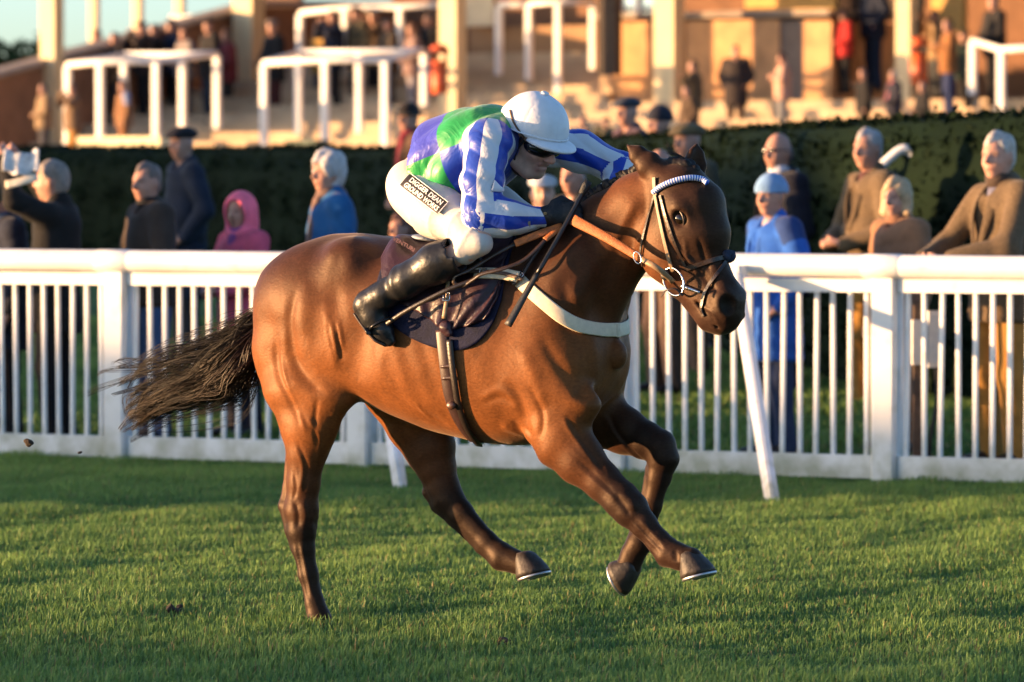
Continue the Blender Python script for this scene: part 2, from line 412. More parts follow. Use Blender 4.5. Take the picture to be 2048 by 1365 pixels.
def white_pvc():
    if 'white_plastic' in MATS: return MATS['white_plastic']
    m = mat('white_plastic', (.70, .70, .71), .42, .10, 3, .06, 30, .45); N = m.node_tree.nodes; L = m.node_tree.links; b = N['Principled BSDF']; src = b.inputs['Base Color'].links[0].from_socket
    g = N.new('ShaderNodeNewGeometry'); sp = N.new('ShaderNodeSeparateXYZ'); L.new(g.outputs['Position'], sp.inputs[0]); n = N.new('ShaderNodeTexNoise'); n.inputs['Scale'].default_value = 7; n.inputs['Detail'].default_value = 7; L.new(g.outputs['Position'], n.inputs['Vector'])
    h = N.new('ShaderNodeMapRange'); h.inputs['From Min'].default_value = .28; h.inputs['From Max'].default_value = 0; L.new(sp.outputs['Z'], h.inputs['Value'])      # mud and algae splashed up from the turf
    a = N.new('ShaderNodeMath'); a.operation = 'MULTIPLY_ADD'; a.inputs[1].default_value = .35; L.new(h.outputs[0], a.inputs[0]); L.new(n.outputs['Fac'], a.inputs[2]); r = N.new('ShaderNodeMapRange'); r.inputs['From Min'].default_value = .58; r.inputs['From Max'].default_value = .95; r.inputs['To Max'].default_value = .75; L.new(a.outputs[0], r.inputs['Value'])
    mx = N.new('ShaderNodeMix'); mx.data_type = 'RGBA'; mx.inputs[7].default_value = (.22, .23, .13, 1); L.new(r.outputs[0], mx.inputs[0]); L.new(src, mx.inputs[6]); L.new(mx.outputs[2], b.inputs['Base Color']); return m
def build_fence():
    W = white_pvc()
    t = thing('rail_fence', fw(0, 0), 'white plastic racecourse fence with round top rail and thin uprights', 'fence')
    sp = [fence_hit(u, 700)[0] for u in (235, 715, 1772)]
    pitch = (sp[2] - sp[0]) / 3.0; s0 = sp[0]
    # round top rail, slung on the track side
    ss = np.linspace(-9, 9, 37); g = np.random.default_rng(5)
    P = np.array([fw(s, -.035, 1.168 + .004 * math.sin(s * 1.3)) for s in ss]); V, F = tube(P, .063, 20, ref=ZUP)
    obj('top_rail', V, F, W, t)
    post0 = None
    for k in range(-3, 8):
        s = s0 + k * pitch
        mb = MB(); mb.box(fw(s, .02, .56), FD * .07, FQ * .07, ZUP * .57, .012); o = mb.obj('post', W, t)
        c = MB(); c.box(fw(s, .02, 1.155), FD * .078, FQ * .078, ZUP * .028, .01); c.box(fw(s, .02, 1.20), FD * .06, FQ * .06, ZUP * .017, .02); c.obj('post_cap', W, o)
        V, F = tube(np.array([fw(s + a, -.035, 1.168) for a in (-.11, -.105, .105, .11)]), [.0635, .0665, .0665, .0635], 20, ref=ZUP); obj('rail_coupler', V, F, W, t)
        if k == 7: break
        a, b = s + .071, s + pitch - .071; mid, hl = (a + b) / 2, (b - a) / 2
        MB().box(fw(mid, .012, 1.063), FD * hl, FQ * .028, ZUP * .036, .006).obj('upper_rail', W, t)
        MB().box(fw(mid, .012, .085), FD * hl, FQ * .028, ZUP * .062, .008).obj('bottom_rail', W, t)
        n = int(round((b - a) / .1)); base = None
        for i in range(n):
            x = a + (i + .5) * (b - a) / n
            if base is None:
                base = MB().box(np.zeros(3), FD * .0125, FQ * .0125, ZUP * .442, .003); me = new_mesh('picket', base.V, base.F, False); me.materials.append(W)
            o = bpy.data.objects.new('picket', me); col.objects.link(o); o.parent = t
            o.location = tuple(fw(x, .012, .588) - ABS[t.name]); o.rotation_euler = (g.normal(0, .006), g.normal(0, .006), 0)
    for (uf, vf, ut) in ((1545, 1006, 1476), (801, 976, 737), (2300, 1040, 2240)):
        r = ray(uf, vf); foot = CAMP + r * (-CAMH / r[2]); s, z = fence_hit(ut, 548, -.1)
        top = fw(s, -.12, 1.12); d = top - foot; L = np.linalg.norm(d); d /= L
        l = np.cross(d, FQ); l /= np.linalg.norm(l); n = np.cross(l, d)
        mb = MB(); mb.box((foot + top) / 2 - d * .03, l * .036, n * .03, d * (L / 2 + .03), .012); mb.obj('brace', W, t)
        MB().box(top + .02 * ZUP, FD * .05, FQ * .05, ZUP * .03, .01).obj('clamp', W, t)
# ------------------------------------------------------------------ the horse (modelled in its own frame, then set on the track)
BAY = (.172, .058, .0165); BAYD = (.070, .026, .011); SHIN = (.015, .0085, .0065); POINT = (.020, .011, .008); MUZZ = (.030, .014, .010); FACE = (.028, .0135, .009)
HM = {}
PSI = math.radians(37)     # the head is turned a little more towards the camera than the body
def head_frame():
    # world directions -> horse frame
    H = d2h(np.array([math.cos(PSI), -math.sin(PSI), 0])); M = d2h(np.array([math.sin(PSI), math.cos(PSI), 0])); return H, M
HEADST = [  # axis pixel (u, v), half depth in px across the axis, half width in m, lateral offset of the axis
    (1332, 352, 36, .070), (1354, 382, 58, .090), (1376, 420, 72, .108), (1380, 464, 77, .102), (1368, 508, 74, .084), (1386, 545, 56, .064), (1408, 576, 47, .054), (1430, 602, 48, .055), (1444, 626, 43, .056), (1450, 640, 33, .048)]
def headp(u, v):
    """pixel -> point in the head's mid plane (horse frame)"""
    H, M = head_frame(); p0 = hp(1326, 338, -.03)
    o = w2h(CAMP); r = d2h(ray(u, v)); t = ((p0 - o) @ M) / (r @ M); return o + r * t
def build_horse_field():
    lo = (-.95, -.42, -.05); hi = (1.42, .42, 1.75); f = Field(lo, hi, .0062)
    # trunk: stations given by their top and bottom pixels on the middle plane
    ST = [(556, 575, 640, .05, 0), (575, 535, 690, .12, 0), (610, 497, 735, .20, .05), (660, 468, 765, .245, .12), (720, 466, 792, .262, .15), (800, 478, 832, .275, .08), (880, 488, 864, .285, .0), (960, 478, 884, .283, .0),
          (1040, 452, 893, .262, .15), (1095, 436, 884, .235, .28), (1140, 440, 862, .215, .25), (1172, 480, 835, .19, .1), (1198, 545, 812, .155, 0), (1218, 625, 785, .105, 0), (1232, 680, 740, .04, 0)]
    T = np.array([hp(u, a, 0) for u, a, b, w, e in ST]); B = np.array([hp(u, b, 0) for u, a, b, w, e in ST])
    xs = T[:, 0]; X = np.linspace(xs[0], xs[-1], 240)
    def sm(v):
        v = np.interp(X, xs, v); k = np.hanning(25); k /= k.sum(); p = np.pad(v, 12, mode='edge')
        p[:12] = 2 * v[0] - v[12:0:-1]; p[-12:] = 2 * v[-1] - v[-2:-14:-1]; return np.convolve(p, k, 'valid')
    zt, zb = sm(T[:, 2]), sm(B[:, 2]); hw = np.maximum(sm([s[3] for s in ST]), .03); eg = sm([s[4] for s in ST])
    def trunk(x, y, z):
        x1 = np.clip(x, X[0], X[-1]); a = np.interp(x1, X, zt); b = np.interp(x1, X, zb); w = np.interp(x1, X, hw); e = np.interp(x1, X, eg)
        c = (a + b) / 2; h = (a - b) / 2; q = (z - c) / h; w = w * (1 - e * np.clip(q, -1, 1)); m = np.minimum(w, h)
        Y = np.abs(y) / w; Q = np.abs(q); k = (Y ** 2.25 + Q ** 2.25) ** (1 / 2.25); ov = (x - x1) / m
        return (np.sqrt(k * k + ov * ov) - 1) * m * .9
    f.add(Fn(trunk, (xs[0] - .05, -.3, B[:, 2].min()), (xs[-1] + .05, .3, T[:, 2].max()), BAY), .02)
    # haunches, stifles, shoulders
    for sg, dx in ((-1, 0), (1, 0)):
        def q(u, v, lat): p = hp(u, v, -abs(lat)); return np.array([p[0], sg * abs(lat), p[2]])
        f.add([El(q(630, 610, .10), (R(112), .155, R(135)), axes([.35, 0, 1]) , BAY)], .06)
        f.add([El(q(560, 668, .10), (R(52), .105, R(120)), axes([1, 0, -.05]), BAY)], .05)
        f.add([El(q(700, 540, .15), (R(60), .09, R(62)), None, BAY)], .06)          # point of hip
        f.add([El(q(1105, 640, .14), (R(66), .085, R(170)), axes([.9, 0, -.42]), BAY)], .07)   # shoulder
        f.add([El(q(1080, 750, .17), (R(85), .075, R(95)), axes([1, 0, .3]), BAY)], .05)       # triceps
        f.add([El(q(1160, 715, .10), (R(46), .085, R(80)), None, BAY)], .05)                      # point of shoulder, breast
    # near hind leg
    def lg(rows, k=.03):
        pts = [(hp(u, v, lat), R(r), R(r) * fl, c) for u, v, lat, r, fl, c in rows]; f.add(chain(pts), k)
    lg([(592, 690, -.13, 88, .62, BAY), (602, 775, -.15, 78, .62, BAY), (615, 850, -.155, 54, .72, BAY), (613, 905, -.155, 41, .8, BAY)], .05)
    lg([(613, 905, -.155, 41, .8, BAY), (608, 965, -.15, 33, .85, BAYD), (603, 1020, -.15, 35, .8, BAYD), (603, 1062, -.15, 29, .85, SHIN), (607, 1098, -.15, 23, .8, SHIN), (617, 1150, -.15, 19.5, .85, SHIN), (630, 1208, -.15, 19, .9, POINT), (637, 1236, -.15, 24, .9, POINT), (652, 1262, -.15, 22, .9, POINT)], .02)
    f.add(chain([(hp(584, 890, -.15), R(12), R(9), BAYD), (hp(574, 975, -.15), R(9), R(8), BAYD), (hp(569, 1012, -.15), R(13), R(12), SHIN), (hp(581, 1060, -.15), R(12), R(12), SHIN), (hp(590, 1095, -.15), R(10), R(10), SHIN)]), .012)
    lg([(655, 700, -.17, 60, .55, BAY), (655, 790, -.17, 48, .6, BAY), (632, 870, -.16, 34, .7, BAY)], .06)       # stifle muscle
    # off hind leg, swung forward under the belly
    lg([(790, 770, .13, 78, .7, BAY), (838, 848, .14, 64, .6, BAY), (862, 900, .14, 50, .62, BAYD), (874, 940, .14, 41, .7, BAYD)], .05)
    lg([(874, 940, .14, 41, .7, BAYD), (886, 975, .14, 34, .75, BAYD), (895, 1000, .14, 34, .75, SHIN), (922, 1030, .14, 27, .8, SHIN), (972, 1083, .14, 22, .8, SHIN), (1004, 1114, .14, 27, .85, POINT), (1026, 1122, .14, 23, .9, POINT), (1052, 1132, .14, 25, .95, POINT)], .018)
    f.add(chain([(hp(862, 930, .14), R(11), R(9), BAYD), (hp(856, 985, .14), R(11), R(11), BAYD), (hp(874, 1012, .14), R(13), R(12), SHIN), (hp(905, 1042, .14), R(10), R(11), SHIN), (hp(960, 1098, .14), R(9), R(10), SHIN), (hp(995, 1124, .14), R(12), R(12), POINT)]), .012)
    # near fore leg, stretched forward
    lg([(1128, 790, -.155, 84, .5, BAY), (1110, 850, -.155, 66, .6, BAY), (1126, 884, -.155, 58, .66, BAY), (1160, 920, -.155, 48, .72, BAYD), (1205, 964, -.15, 38, .8, BAYD)], .035)
    lg([(1205, 964, -.15, 38, .8, BAYD), (1243, 1000, -.15, 36, .85, SHIN), (1262, 1020, -.15, 35, .85, SHIN), (1288, 1050, -.15, 26, .85, SHIN), (1318, 1084, -.15, 22.5, .85, SHIN), (1337, 1106, -.15, 27, .85, POINT), (1358, 1114, -.15, 24, .9, POINT), (1382, 1122, -.15, 26, .95, POINT)], .018)
    f.add(chain([(hp(1250, 1030, -.15), R(10), R(10), SHIN), (hp(1285, 1068, -.15), R(9.5), R(10), SHIN), (hp(1318, 1106, -.15), R(11), R(11), POINT), (hp(1326, 1122, -.15), R(11), R(11), POINT)]), .010)
    # off fore leg, folded
    lg([(1165, 800, .14, 78, .6, BAYD), (1200, 838, .14, 60, .66, BAYD), (1250, 862, .14, 44, .75, BAYD), (1292, 882, .14, 37, .8, SHIN)], .035)
    lg([(1292, 882, .14, 37, .8, SHIN), (1320, 893, .14, 33, .85, SHIN), (1327, 918, .14, 31, .85, SHIN), (1318, 955, .14, 24, .85, SHIN), (1304, 1010, .14, 20, .85, SHIN), (1289, 1062, .14, 20, .85, POINT), (1279, 1086, .14, 24, .9, POINT), (1266, 1108, .14, 23, .9, POINT), (1258, 1130, .14, 26, .95, POINT)], .018)
    f.add(chain([(hp(1300, 935, .14), R(10), R(10), SHIN), (hp(1290, 1000, .14), R(9.5), R(10), SHIN), (hp(1272, 1058, .14), R(10), R(10), POINT), (hp(1263, 1085, .14), R(10), R(10), POINT)]), .010)
    # neck
    f.add(chain([(hp(1126, 580, 0), R(134), .155, BAY), (hp(1182, 516, 0), R(106), .12, BAY), (hp(1236, 466, -.01), R(84), .10, BAY), (hp(1284, 416, -.02), R(66), .085, BAY), (hp(1322, 376, -.03), R(50), .078, BAY)]), .06)
    f.add(chain([(hp(1190, 660, 0), R(38), .05, BAYD), (hp(1210, 600, 0), R(30), .045, BAYD), (hp(1244, 540, -.01), R(26), .04, BAYD), (hp(1292, 486, -.02), R(24), .04, BAYD)]), .05)   # windpipe
    # head
    H, M = head_frame(); pts = []
    for u, v, hd, w in HEADST:
        p = headp(u, v); n = math.sqrt(max((hd / SPX) ** 2 - (w * math.sin(PSI)) ** 2, .0002)) / math.cos(PSI); pts.append((p, n, w, FACE))
    f.add(chain(pts, M), .03)
    def ho(u, v, m): return headp(u, v) + 0 * M if m == 0 else hs(u, v, m)
    def hs(u, v, m):   # pixel -> point of the head at lateral offset m from its mid plane (m < 0: near side)
        p0 = hp(1326, 338, -.03) + M * m; o = w2h(CAMP); r = d2h(ray(u, v)); return o + r * (((p0 - o) @ M) / (r @ M))
    HM['hs'] = hs; HM['M'] = M; HM['H'] = H
    mir = lambda p: p - 2 * ((p - hp(1326, 338, -.03)) @ M) * M
    HM['mir'] = mir
    # cheeks, brows, nose bone, lips, nostrils
    ck = hs(1322, 500, -.055); br = hs(1362, 418, -.088); ey = hs(1360, 438, -.094); ns = hs(1446, 606, -.045)
    axh = axes(headp(1440, 620) - headp(1350, 380), M)
    for m in (lambda p: p, mir):
        f.add(El(m(ck), (R(66), .050, R(50)), np.array([axh[0], M, np.cross(axh[0], M)]), BAY), .035)
        f.add(El(m(br), (.048, .030, .030), np.array([axh[0], M, np.cross(axh[0], M)]), FACE), .025)
        f.add(El(m(ns), (.056, .030, .044), np.array([axh[0], M, np.cross(axh[0], M)]), MUZZ), .025)
        f.add(Ec(m(hs(1338, 545, -.035)), m(hs(1400, 600, -.03)), (.030, .026), (.024, .022), M, BAYD), .03)     # jaw bar
    f.add(chain([(headp(1402, 622), .028, .036, BAYD), (headp(1418, 645), .030, .038, MUZZ), (headp(1444, 648), .024, .034, MUZZ)], M), .014)   # chin and lower lip
    f.add(chain([(headp(1412, 400), .016, .05, FACE), (headp(1424, 460), .020, .036, FACE), (headp(1440, 545), .018, .032, FACE), (headp(1466, 592), .016, .036, MUZZ)], M), .04)
    for m in (lambda p: p, mir):
        f.sub(El(m(hs(1453, 612, -.078)), (.046, .046, .031), np.array([axes(headp(1452, 640) - headp(1440, 570), M)[0], M, np.cross(axes(headp(1452, 640) - headp(1440, 570), M)[0], M)])), .010)
        f.sub(El(m(hs(1360, 438, -.110)), (.030, .016, .024), np.array([axh[0], M, np.cross(axh[0], M)])), .012)
    f.sub(Ec(hs(1396, 606, -.055), hs(1436, 655, -.04), .006, .005), .008)          # mouth line
    f.sub(Ec(mir(hs(1396, 606, -.055)), mir(hs(1436, 655, -.04)), .006, .005), .008)
    # ears: leaf-shaped, hollow in front
    def ear(base, tip, front, w, hollow=True):
        d = tip - base; L = np.linalg.norm(d); d /= L; l = np.cross(front, d); l /= np.linalg.norm(l); fr = np.cross(d, l)
        f.add(chain([(base - d * .02, w * .75, w * .8, FACE), (base + d * L * .35, w * .62, w, FACE), (base + d * L * .7, w * .40, w * .68, FACE), (tip, w * .12, w * .14, POINT)], l), .02)
        if hollow: f.sub(chain([(base + d * L * .12 + fr * w * .75, w * .42, w * .55), (base + d * L * .4 + fr * w * .62, w * .46, w * .62), (base + d * L * .82 + fr * w * .35, w * .2, w * .25)], l), .008)
    ear(hs(1318, 348, -.052), hs(1255, 291, -.075), np.array([-.5, .87, .1]), .044, False)
    ear(hs(1388, 352, .050), hs(1393, 288, .065), H + np.array([0, -.6, 0.1]), .042)
    # hollow of flank, grooves of neck and shoulder
    for sg in (-1, 1):
        def q(u, v, lat): p = hp(u, v, -abs(lat)); return np.array([p[0], sg * abs(lat), p[2]])
        f.sub(Ec(q(716, 620, .335), q(690, 740, .315), .055, .050), .08)
        f.sub(Ec(q(1130, 560, .26), q(1180, 500, .21), .04, .03), .06)
    return f
STROKES = [  # relief lines on the flanks (photo pixels, read on the near side): width px, depth mm (positive = raised), path
    (9, -9, [(600, 560), (580, 640), (592, 720), (625, 770), (655, 790)]), (16, 8, [(618, 560), (606, 640), (615, 700), (650, 750)]),
    (7, -7, [(552, 660), (556, 740), (582, 800), (612, 850)]), (12, 5, [(570, 640), (575, 730), (600, 800)]),
    (14, -6, [(660, 560), (676, 620), (684, 680), (676, 740)]), (14, 7, [(640, 520), (690, 500), (706, 560)]), (7, 5, [(648, 600), (664, 690), (672, 745)]),
    (4, 4, [(662, 640), (674, 700), (680, 720)]), (3.5, -4, [(668, 640), (680, 705), (684, 722)]), (3.5, 4, [(674, 640), (686, 700)]), (3.5, -4, [(655, 645), (667, 705)]),
    (9, -8, [(1010, 760), (1040, 800), (1052, 850), (1062, 880)]), (12, 7, [(1040, 690), (1070, 760), (1082, 820)]), (8, -7, [(1075, 660), (1110, 720), (1150, 770), (1180, 800)]),
    (9, -7, [(1120, 560), (1150, 640), (1180, 720)]), (10, 6, [(1140, 560), (1172, 640), (1200, 700)]), (8, -8, [(1190, 700), (1180, 760), (1165, 810)]),
    (6, 4, [(960, 800), (1000, 780), (1035, 800)]), (5, -4, [(955, 812), (1000, 796), (1030, 812)]),
    (8, -5, [(1290, 400), (1262, 450), (1235, 500), (1200, 590)]), (7, 4, [(1275, 395), (1248, 450), (1222, 500)]), (6, -5, [(1292, 470), (1270, 530), (1250, 590)]), (5, 4, [(1282, 470), (1258, 530)]),
    (4, 4, [(585, 880), (605, 935), (600, 990)]), (3, -3.5, [(594, 880), (613, 935), (607, 990)]),
    (4, -4, [(1250, 1040), (1290, 1082), (1322, 1112)]), (3, 3, [(1150, 930), (1200, 975), (1235, 1003)]), (3, -3, [(1140, 905), (1190, 950), (1232, 990)]),
    (4, 5, [(560, 700), (575, 770), (600, 830), (612, 870)]), (3, 4, [(610, 830), (632, 860), (640, 900), (632, 950)]), (4, -6, [(636, 790), (630, 850), (640, 900)]), (3, 3.5, [(700, 800), (760, 830), (820, 850), (880, 862)]), (3, 3.5, [(830, 800), (850, 830), (890, 850)]),
    (5, -7, [(1060, 770), (1085, 830), (1080, 880)]), (4, 5, [(1120, 830), (1160, 890), (1200, 940)]), (3.5, -6, [(1132, 830), (1172, 892), (1214, 948)]), (5, 5, [(1240, 985), (1262, 1003), (1272, 1022)]), (4, -6, [(1228, 985), (1246, 1010), (1262, 1034)]), (3, -5, [(1262, 1035), (1300, 1075), (1328, 1104)]), (3, 4, [(1278, 1035), (1308, 1070), (1334, 1096)]), (4, -6, [(1348, 1100), (1352, 1112), (1350, 1124)]),
    (4, -6, [(588, 1000), (596, 1030), (594, 1060)]), (4, 5, [(604, 1000), (612, 1030), (606, 1060)]), (3, -5, [(586, 940), (592, 975), (584, 1005)]), (3, 4, [(600, 1075), (612, 1140), (626, 1200)]), (5, 6, [(625, 1030), (632, 1045), (626, 1062)]),
    (7, 7, [(1000, 850), (1030, 862), (1056, 872)]), (4, -5, [(1020, 842), (1046, 856), (1066, 878)]), (6, -7, [(1170, 800), (1200, 780), (1226, 740)]), (5, 5, [(1196, 690), (1222, 720), (1226, 760)]),
    (3.5, -4, [(592, 1080), (604, 1140), (618, 1205)]), (6, -5, [(760, 770), (800, 800), (850, 830), (900, 850)]),
]
HEADSTROKES = [(4, 4, [(1338, 470), (1360, 500), (1380, 520), (1404, 540)]), (3.5, -4, [(1332, 480), (1356, 510), (1380, 532)]), (4, 4, [(1368, 475), (1378, 520), (1405, 560)]), (5, -5, [(1392, 535), (1420, 570), (1436, 585)]), (4, -4, [(1300, 520), (1325, 552), (1355, 560)]),
    (3.5, 3.5, [(1400, 610), (1425, 625), (1440, 655)]), (4, -4, [(1395, 470), (1410, 520), (1420, 545)])]
def seg_dist(P, path):
    d = np.full(len(P), 9.0); tt = np.zeros(len(P))
    n = len(path) - 1
    for i in range(n):
        a, b = path[i], path[i + 1]; ab = b - a; t = np.clip(((P - a) @ ab) / (ab @ ab + 1e-12), 0, 1); e = np.linalg.norm(P - a - t[:, None] * ab, axis=1)
        k = e < d; d[k] = e[k]; tt[k] = (i + t[k]) / n
    return d, tt
def coat_mat():
    m, N, L, b = principled('bay_coat')
    tc = N.new('ShaderNodeTexCoord'); a = N.new('ShaderNodeAttribute'); a.attribute_name = 'Col'
    mp = N.new('ShaderNodeMapping'); mp.inputs['Scale'].default_value = (26, 26, 44); L.new(tc.outputs['Object'], mp.inputs['Vector'])
    n1 = N.new('ShaderNodeTexNoise'); n1.inputs['Scale'].default_value = 3.2; n1.inputs['Detail'].default_value = 6; L.new(mp.outputs['Vector'], n1.inputs['Vector'])
    n2 = N.new('ShaderNodeTexNoise'); n2.inputs['Scale'].default_value = 9; n2.inputs['Detail'].default_value = 7; L.new(tc.outputs['Object'], n2.inputs['Vector'])
    mr = N.new('ShaderNodeMapRange'); mr.inputs['From Min'].default_value = .3; mr.inputs['From Max'].default_value = .7; mr.inputs['To Min'].default_value = .8; mr.inputs['To Max'].default_value = 1.2; L.new(n1.outputs['Fac'], mr.inputs['Value'])
    m2 = N.new('ShaderNodeMapRange'); m2.inputs['From Min'].default_value = .3; m2.inputs['From Max'].default_value = .7; m2.inputs['To Min'].default_value = .72; m2.inputs['To Max'].default_value = 1.18; L.new(n2.outputs['Fac'], m2.inputs['Value'])
    q = N.new('ShaderNodeMath'); q.operation = 'MULTIPLY'; L.new(mr.outputs[0], q.inputs[0]); L.new(m2.outputs[0], q.inputs[1])
    x = N.new('ShaderNodeVectorMath'); x.operation = 'MULTIPLY'; L.new(a.outputs['Color'], x.inputs[0]); L.new(q.outputs[0], x.inputs[1]); L.new(x.outputs[0], b.inputs['Base Color'])
    b.inputs['Roughness'].default_value = .50; b.inputs['Specular IOR Level'].default_value = .21; b.inputs['Specular Tint'].default_value = (1, .72, .5, 1)
    b.inputs['Sheen Weight'].default_value = .12; b.inputs['Sheen Roughness'].default_value = .35; b.inputs['Sheen Tint'].default_value = (1, .8, .6, 1)
    bp = N.new('ShaderNodeBump'); bp.inputs['Strength'].default_value = .32; bp.inputs['Distance'].default_value = .003; L.new(n1.outputs['Fac'], bp.inputs['Height']); 
    b2 = N.new('ShaderNodeBump'); b2.inputs['Strength'].default_value = .5; b2.inputs['Distance'].default_value = .006; L.new(n2.outputs['Fac'], b2.inputs['Height']); L.new(bp.outputs['Normal'], b2.inputs['Normal']); L.new(b2.outputs['Normal'], b.inputs['Normal'])
    return m
def hoof(center, toe, up, sz, name, parent, mh, ms):
    """center: middle of the sole; toe, up: directions in the horse frame"""
    t = toe / np.linalg.norm(toe); u = up - (up @ t) * t; u /= np.linalg.norm(u); l = np.cross(u, t)
    V = []; n = 20; rows = [(0, .066, .060, .0), (.018, .064, .058, -.004), (.045, .058, .053, -.014), (.072, .051, .047, -.026), (.084, .046, .043, -.032), (.092, .036, .034, -.035)]
    for hgt, a, w, sh in rows:
        for k in range(n):
            an = 2 * np.pi * k / n; c, s = math.cos(an), math.sin(an)
            hh = hgt * (1 - .28 * max(0, -c)) ; fx = a * c if c > 0 else a * .86 * c
            V.append(center + sz * ((fx + sh * (.5 + .5 * c) + (-.012 if c < 0 else 0)) * t + w * s * l + hh * u))
    F = [(i * n + j, i * n + (j + 1) % n, (i + 1) * n + (j + 1) % n, (i + 1) * n + j) for i in range(len(rows) - 1) for j in range(n)] + [tuple(range(n - 1, -1, -1)), tuple((len(rows) - 1) * n + j for j in range(n))]
    o = obj('hoof', h2w(np.array(V)), F, mh, parent)
    # the shoe: an open horseshoe bar on the rim of the sole
    P = []
    for an in np.linspace(-2.5, 2.5, 25): P.append(center + sz * (.060 * math.cos(an) * t + .054 * math.sin(an) * l - .005 * u))
    v, f2 = tube(np.array(P), .0075 * sz, 6, ref=u); obj('horseshoe', h2w(v), f2, ms, o); return o
def strand_mesh(P, r0, r1):
    """P: (n, m, 3) strands -> three-sided hairs"""
    n, m, _ = P.shape; T = np.gradient(P, axis=1); T /= np.linalg.norm(T, axis=2, keepdims=True) + 1e-9
    ref = np.array([.2, .9, .35]); N = np.cross(T, ref); N /= np.linalg.norm(N, axis=2, keepdims=True) + 1e-9; B = np.cross(T, N)
    rr = np.linspace(1, 0, m)[None, :, None] * (r0 - r1) + r1
    V = np.stack([P + rr * (math.cos(a) * N + math.sin(a) * B) for a in (0, 2.1, 4.2)], 2).reshape(-1, 3)
    i, j, k = np.meshgrid(np.arange(n), np.arange(m - 1), np.arange(3), indexing='ij'); i, j, k = i.ravel(), j.ravel(), k.ravel(); k2 = (k + 1) % 3; b = i * m * 3
    F = np.stack([b + j * 3 + k, b + j * 3 + k2, b + (j + 1) * 3 + k2, b + (j + 1) * 3 + k], 1); return V, F
def build_horse():
    f = build_horse_field(); HM['field'] = f
    V, F = f.mesh(2); N = vnormals(V, F)
    side = np.abs(V[:, 1]); ref = V[:, [0, 2]]
    facing = np.clip(np.abs(N[:, 1]) * 1.6 - .15, 0, 1); head = V[:, 0] > hp(1290, 420, 0)[0]
    disp = np.zeros(len(V))
    for strokes, msk in ((STROKES, True), (HEADSTROKES, False)):
        for w, dp, path in strokes:
            c = catmull(np.array(path, float), 5)
            if msk:
                pts = f.march(w2h(CAMP + ray(c[:, 0], c[:, 1]) * 18.0), d2h(ray(c[:, 0], c[:, 1])), 4.2, 900)
                pts = pts[~np.isnan(pts[:, 0])]
                if len(pts) < 2: continue
                d, t = seg_dist(ref, pts[:, [0, 2]]); near = (V[:, 1] * 1 < 0) | (V[:, 2] > .55); mk = facing * near
            else:
                pts = f.march(w2h(CAMP + ray(c[:, 0], c[:, 1]) * 18.0), d2h(ray(c[:, 0], c[:, 1])), 4.2, 900); pts = pts[~np.isnan(pts[:, 0])]
                if len(pts) < 2: continue
                d, t = seg_dist(V, pts); pm = np.array([HM['mir'](p) for p in pts]); d2, t2 = seg_dist(V, pm); t = np.where(d2 < d, t2, t); d = np.minimum(d, d2); mk = 1.0
            e = np.clip(np.minimum(t, 1 - t) * 5, 0, 1); disp += dp * (.00085 if msk else .0011) * np.exp(-(d / R(w * (1.35 if msk else 1.1))) ** 2) * e * mk
    # ribs and skin tension
    rib = np.sin((ref[:, 0] + .25 * ref[:, 1]) * 75) * np.exp(-((ref[:, 0] - .02) / .2) ** 2 - ((ref[:, 1] - .95) / .16) ** 2) * .0016
    V = V + N * (disp + rib * facing + .0012 * nz(V, 26, 2))[:, None]
    C = f.colors(V, BAY, .012)
    for m in (lambda p: p, HM['mir']):
        e = np.exp(-(np.linalg.norm(V - m(HM['hs'](1453, 612, -.06)), axis=1) / .034) ** 4)[:, None]; C = C * (1 - e) + np.array([.006, .005, .005]) * e
    # bay's own darker topline, with shade on back and neck painted in; dapples of muscle; black knees and hocks are in the prim colours; forehead darkens
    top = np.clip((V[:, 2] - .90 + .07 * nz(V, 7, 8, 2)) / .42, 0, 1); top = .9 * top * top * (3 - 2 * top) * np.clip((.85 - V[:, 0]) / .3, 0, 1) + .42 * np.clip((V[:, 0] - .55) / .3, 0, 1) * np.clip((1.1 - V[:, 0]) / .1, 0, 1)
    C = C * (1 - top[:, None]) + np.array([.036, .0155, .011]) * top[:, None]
    horse = thing('racehorse', h2w(np.array([0, 0, 0])), 'galloping dark bay racehorse with plaited mane and streaming tail', 'horse'); HM['root'] = horse
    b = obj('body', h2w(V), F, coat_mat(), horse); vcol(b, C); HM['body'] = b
    # hooves
    mh = mat('hoof_horn', (.030, .022, .018), .55, .45, 30, .4, 40, .4); ms = mat('shoe_metal', (.45, .46, .48), .38, .2, 30, 0, 0, .5, .9)
    def dirp(a, b_, lat): return hp(*b_, lat) - hp(*a, lat)
    hoof(hp(1398, 1150, -.15), dirp((1366, 1163), (1438, 1143), -.15), dirp((1400, 1155), (1384, 1090), -.15), 0.97, 'h', horse, mh, ms)
    hoof(hp(1068, 1150, .14), dirp((1036, 1164), (1102, 1144), .14), dirp((1070, 1155), (1052, 1095), .14), 0.97, 'h', horse, mh, ms)
    hoof(hp(1238, 1158, .14), dirp((1226, 1128), (1252, 1186), .14), dirp((1232, 1162), (1288, 1140), .14), 0.97, 'h', horse, mh, ms)
    hoof(hp(648, 1296, -.15) , np.array([1., 0, -.05]), np.array([-.1, 0, 1.]), 1.0, 'h', horse, mh, ms)
    # eyes
    hs, mir, M = HM['hs'], HM['mir'], HM['M']
    me = mat('horse_eye', (.012, .006, .003), .06, .1, 10, 0, 0, .8)
    axh = axes(headp(1440, 620) - headp(1350, 380), M); AX = np.array([axh[0], M, np.cross(axh[0], M)])
